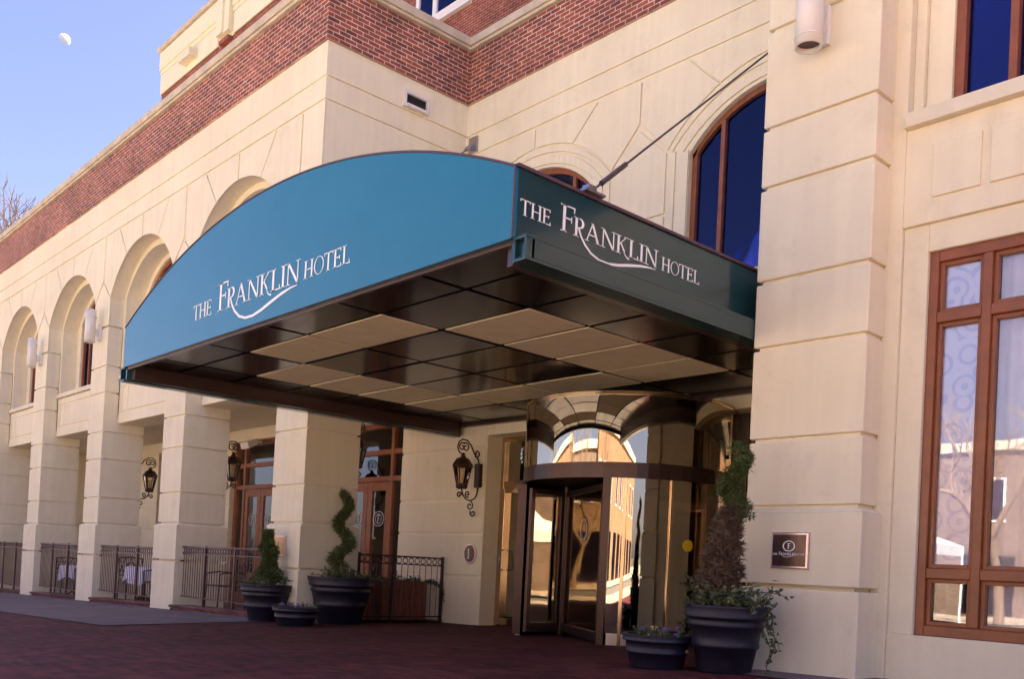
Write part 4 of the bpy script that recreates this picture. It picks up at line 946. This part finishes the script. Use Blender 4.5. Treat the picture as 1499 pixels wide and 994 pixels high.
# wooden planters behind the ringed railing
for k, (y0, y1, lab) in enumerate(((12.3, 13.55, 'slatted wooden planter behind the ringed railing, against the lantern wall'), (11.45, 12.12, 'slatted wooden planter partly hidden by the largest pot'))):
    t = thing('wooden_planter', lab, 'planter box', (-18.05, (y0+y1)/2, gz(-18)), 'wooden planters behind the railing')
    mb = MB(); n = int((y1-y0)/.11); st_ = (y1-y0)/n; g0 = gz(-18)+.05
    for i in range(n): mb.box(-17.80, -17.75, y0+i*st_+.006, y0+(i+1)*st_-.006, g0, -.46)
    mb.box(-18.35, -17.8, y0, y0+.05, g0, -.46); mb.box(-18.35, -17.8, y1-.05, y1, g0, -.46); mb.box(-18.4, -18.35, y0, y1, g0, -.46)
    mb.build('slatted_box', 'wood_planter', t, .004)
    mb = MB(); mb.box(-17.82, -17.72, y0-.03, y1+.03, -.46, -.41); mb.box(-18.43, -18.33, y0-.03, y1+.03, -.46, -.41); mb.box(-18.33, -17.82, y0-.03, y0+.06, -.46, -.41); mb.box(-18.33, -17.82, y1-.06, y1+.03, -.46, -.41); mb.build('rim', 'wood_planter', t, .004)
    mb = MB(); mb.box(-18.34, -17.81, y0+.05, y1-.05, -.6, -.5); mb.build('soil', 'soil', t)
    random.seed(20+k); ti = thing('trailing_ivy', ('ivy on the wooden planter against the lantern wall, trailing at its right end', 'ivy on the wooden planter beside the largest pot')[k], 'ivy', (-18.05, (y0+y1)/2, -.42), 'ivy and flowers in the pots')
    mb = MB(); sm_ = MB()
    for i in range(9 if k == 0 else 5): ivy(mb, (-17.9, y0+(y1-y0)*(i+.5)/(9 if k == 0 else 5), -.42), 5, .2, .06, .1, (0, 0), .8, .5, sm_)
    if k == 0: ivy(mb, (-17.8, y1+.05, -.45), 7, .75, .065, .05, (.35, .4), 1.5, .3, sm_)
    mb.build('leaves', 'leaf', ti); sm_.build('stems', 'bark', ti)

# ------------------------------------------------------------------ patio furniture behind the railings
def make_chair(label, p):
    x, y, z = p; t = thing('patio_chair', label, 'chair', p, 'iron patio chairs')
    sw, sd, sh = .36, .34, .63
    mb = MB(); mb.box(x-sw, x+sw, y-sd, y+sd, z+sh-.03, z+sh); mb.build('seat', 'iron', t, .006)
    for sx in (-1, 1):
        for sy in (-1, 1):
            mb = MB(); top_ = z+sh if sy < 0 else z+1.32
            mb.tube([(x+sx*sw*1.05, y+sy*sd*1.1, z), (x+sx*sw, y+sy*sd, z+sh), (x+sx*sw, y+sy*sd*(1 if sy < 0 else 1.25), top_)], .022, 6); mb.build('leg', 'iron', t)
        mb = MB(); mb.tube([(x+sx*sw, y+sd, z+.95), (x+sx*sw*1.08, y, z+.97), (x+sx*sw*1.05, y-sd, z+.92), (x+sx*sw, y-sd, z+sh)], .02, 6); mb.build('armrest', 'iron', t)
    mb = MB(); yb = y+sd*1.15; z0, z1 = z+.78, z+1.3
    mb.tube([(x-sw, yb, z1), (x, yb+.03, z1+.04), (x+sw, yb, z1)], .02, 6); mb.tube([(x-sw, yb, z0), (x+sw, yb, z0)], .016, 6)
    for i in range(4):
        a = x-sw+2*sw*i/4; b = x-sw+2*sw*(i+1)/4
        mb.tube([(a, yb, z0), (b, yb, z1)], .011, 5); mb.tube([(a, yb, z1), (b, yb, z0)], .011, 5)
    mb.tube([(x+.13*math.cos(k*math.pi/6), yb, (z0+z1)/2+.13*math.sin(k*math.pi/6)) for k in range(13)], .012, 5)
    mb.build('backrest', 'iron', t)
    return t
g = lambda x: gz(x)+.05
ch = make_chair('iron patio chair with a lattice back behind the railing by the wooden doors', (-22.85, 10.95, g(-22.85)))
dup(ch, (-29.12, 11.0, g(-29.1)), 1.55, 'iron patio chair left of the nearer clothed table', 'iron patio chairs')
dup(ch, (-27.45, 11.15, g(-27.4)), -1.4, 'iron patio chair right of the nearer clothed table', 'iron patio chairs')
dup(ch, (-35.2, 11.0, g(-35.2)), 1.55, 'iron patio chair left of the farther clothed table', 'iron patio chairs')
dup(ch, (-33.5, 11.15, g(-33.5)), -1.4, 'iron patio chair right of the farther clothed table', 'iron patio chairs')
def make_table(label, p):
    x, y, z = p; t = thing('patio_table', label, 'table', p, 'clothed patio tables')
    mb = MB(); mb.tube([(x, y, z), (x, y, z+1.02)], .04, 8)
    for k in range(4):
        a = k*math.pi/2+.6; mb.tube([(x, y, z+.25), (x+.2*math.cos(a), y+.2*math.sin(a), z+.1), (x+.36*math.cos(a), y+.36*math.sin(a), z+.01)], .025, 6)
    mb.build('pedestal', 'iron', t)
    mb = MB(); mb.smooth = True; n = 48; vs = [(x, y, z+1.06)]
    for r, dz, wv in ((.5, 0, 0), (.54, -.03, .02), (.55, -.18, .05), (.57, -.36, .08)):
        for k in range(n):
            a = k*2*math.pi/n; c4 = abs(math.sin(2*a)); q = r+wv*math.sin(a*9)*.6; d = dz*(1+.5*c4) if dz < -.1 else dz
            vs.append((x+q*math.cos(a), y+q*math.sin(a), z+1.06+d))
    fs = [(0, 1+k, 1+(k+1) % n) for k in range(n)]
    for i in range(3):
        for k in range(n): fs.append((1+i*n+k, 1+i*n+(k+1) % n, 1+(i+1)*n+(k+1) % n, 1+(i+1)*n+k))
    mb.add(vs, fs); mb.build('tablecloth', 'cloth_white', t); return t
tb_ = make_table('round patio table under a white cloth in the nearer arcade bay', (-28.3, 10.98, g(-28.3)))
dup(tb_, (-34.36, 10.98, g(-34.4)), .7, 'round patio table under a white cloth in the farther arcade bay', 'clothed patio tables')

# ------------------------------------------------------------------ moon and trees
m = mat('moon', (.6, .55, .6), 1, noise_amt=.35, noise_scale=.06); b_ = m.node_tree.nodes['Principled BSDF']
b_.inputs['Emission Color'].default_value = (1, .93, 1, 1); b_.inputs['Emission Strength'].default_value = .048  # faint glow stands in for sunlight on the dome
def pix(u, v, dist):        # a far point, used only to set how high and which way the moon stands
    d = rr*((u-749.5)/1381.016)+uu*(-(v-809.997)/1381.016)+ff; return Vector((0, 0, CZ))+d.normalized()*dist
c = pix(94, 58, 1500); mb = MB(); r = 8.6*1500/1381/1.25
axis = (uu*.42-ff*.42+rr*.62).normalized(); e1 = axis.orthogonal().normalized(); e2 = axis.cross(e1); mb.smooth = True
vs = []; nr, ns = 10, 32  # only the lit half is built, so the phase sits in the shape
for i in range(nr+1):
    th = math.pi/2*i/nr
    for k in range(ns):
        ph = 2*math.pi*k/ns; vs.append(c+(axis*math.cos(th)+(e1*math.cos(ph)+e2*math.sin(ph))*math.sin(th))*r)
mb.add(vs, [(i*ns+k, i*ns+(k+1) % ns, (i+1)*ns+(k+1) % ns, (i+1)*ns+k) for i in range(nr) for k in range(ns)])
tag(mb.build('moon', 'moon', world=True), 'pale daytime half moon high in the blue sky', 'moon')

def bare_tree(label, x, y, H, seed, m='bark_pale', cat='tree', lean=(0, 0), depth=6, z=None):
    random.seed(seed); zb = gz(x) if z is None else z
    t = thing('bare_tree', label, cat, (x, y, zb), 'leafless street trees')
    tr = MB(); br = MB()
    def grow(mb_, p, d, L, r, dep):
        pts = [p.copy()]
        for i in range(4):
            d = (d+Vector((random.gauss(0, .11), random.gauss(0, .11), .03+random.gauss(0, .05)))).normalized(); p = p+d*L/4; pts.append(p.copy())
        mb_.tube(pts, r, 8 if r > .08 else (5 if r > .03 else 3), cap=False, r2=r*.68)
        if dep == 0: return
        for k in range(3 if dep > 1 else 4):
            a = random.uniform(0, 6.28); e = d.orthogonal().normalized(); e.rotate(Matrix.Rotation(a, 3, d)); q = (d*.8+e*random.uniform(.45, .85)+Vector((0, 0, .12))).normalized()
            st0 = pts[random.choice((2, 3, 4))] if k else pts[4]
            grow(br, st0, q, L*random.uniform(.62, .82), r*.6, dep-1)
    grow(tr, Vector((x, y, zb)), Vector((lean[0], lean[1], 1)).normalized(), H*.3, H*.02, depth)
    tr.build('trunk', m, t); br.build('crown', m, t); return t
bare_tree('leafless pale tree beyond the left end of the arcade, its twigs reaching into the sky', -56.2, 12.8, 24, 9, 'bark_white')
for k, (x, y, H) in enumerate(((-15, -19.6, 12), (-27, -20, 17), (-2, -20.5, 11), (-42, -19.6, 16))):
    bare_tree(('leafless tree across the street facing the awning', 'leafless tree across the street facing the patio tables', 'leafless tree across the street facing the right-hand window', 'leafless tree across the street at the far left')[k], x, y, H, 30+k, depth=5)

# ------------------------------------------------------------------ the other side of the street (seen in the glass)
def far_building(label, x0, x1, y, D, H, m, win):
    g0 = gz(x0)-.3; t = thing('street_building', label, 'building', ((x0+x1)/2, y, g0), 'buildings across the street')
    mb = MB(); mb.box(x0, x1, y-D, y, g0, g0+H); mb.build('wall', m, t)
    mb = MB(); mb.box(x0-.2, x1+.2, y-D-.2, y+.25, g0+H, g0+H+.6); mb.build('cornice', 'coping_stone', t)
    n = int((x1-x0)/4.2); fl_ = int((H-5)/4.6)
    for f in range(fl_):
        for i in range(n):
            xc = x0+(i+.5)*(x1-x0)/n; z = g0+6.2+f*4.6
            mb = MB(); mb.box(xc-.85, xc+.85, y-.02, y+.06, z, z+2.6); mb.cur = 1; mb.box(xc-.72, xc+.72, y+.062, y+.07, z+.12, z+2.48); mb.build('window', ['white_frame', 'glass_blue'], t)
    mb = MB()
    for i in range(n): xc = x0+(i+.5)*(x1-x0)/n; mb.box(xc-1.5, xc+1.5, y, y+.08, g0+.7, g0+4.2)
    mb.build('shop_windows', 'glass_blue', t)
far_building('brown brick row building across the street', -75, -31, -37, 16, 12.5, 'brown_brick', 1)
far_building('tan corner building across the street', -30, -5, -38, 16, 10.5, 'tan_brick', 1)
far_building('low brick building across the street to the right', -4, 40, -34, 16, 11, 'brown_brick', 1)
def tent(label, x, y, w_, h=3.2):
    g0 = gz(x); t = thing('market_tent', label, 'tent', (x, y, g0), 'white market tents across the plaza')
    mb = MB(); a = w_/2; z1 = g0+h
    P = [(x-a, y-a, z1), (x+a, y-a, z1), (x+a, y+a, z1), (x-a, y+a, z1)]; mid_ = [(x+(p[0]-x)*.45, y+(p[1]-y)*.45, z1+.55) for p in P]; pk = (x, y, z1+1.5)
    mb.add(P+mid_+[pk], [(0, 1, 5, 4), (1, 2, 6, 5), (2, 3, 7, 6), (3, 0, 4, 7), (4, 5, 8), (5, 6, 8), (6, 7, 8), (7, 4, 8)])
    for i in range(4):
        p, q = P[i], P[(i+1) % 4]; mb.add([p, q, (q[0], q[1], z1-.45), (p[0], p[1], z1-.45)], [(0, 1, 2, 3)])
    mb.build('canopy', 'tent_white', t)
    for p in P:
        mb = MB(); mb.tube([(p[0], p[1], g0), (p[0], p[1], z1)], .05, 6); mb.build('leg', 'white_frame', t)
tent('white peaked market tent nearest the right-hand window line', -8.5, -14.5, 4.4)
tent('white peaked market tent facing the revolving door', -18, -15.5, 4.4)
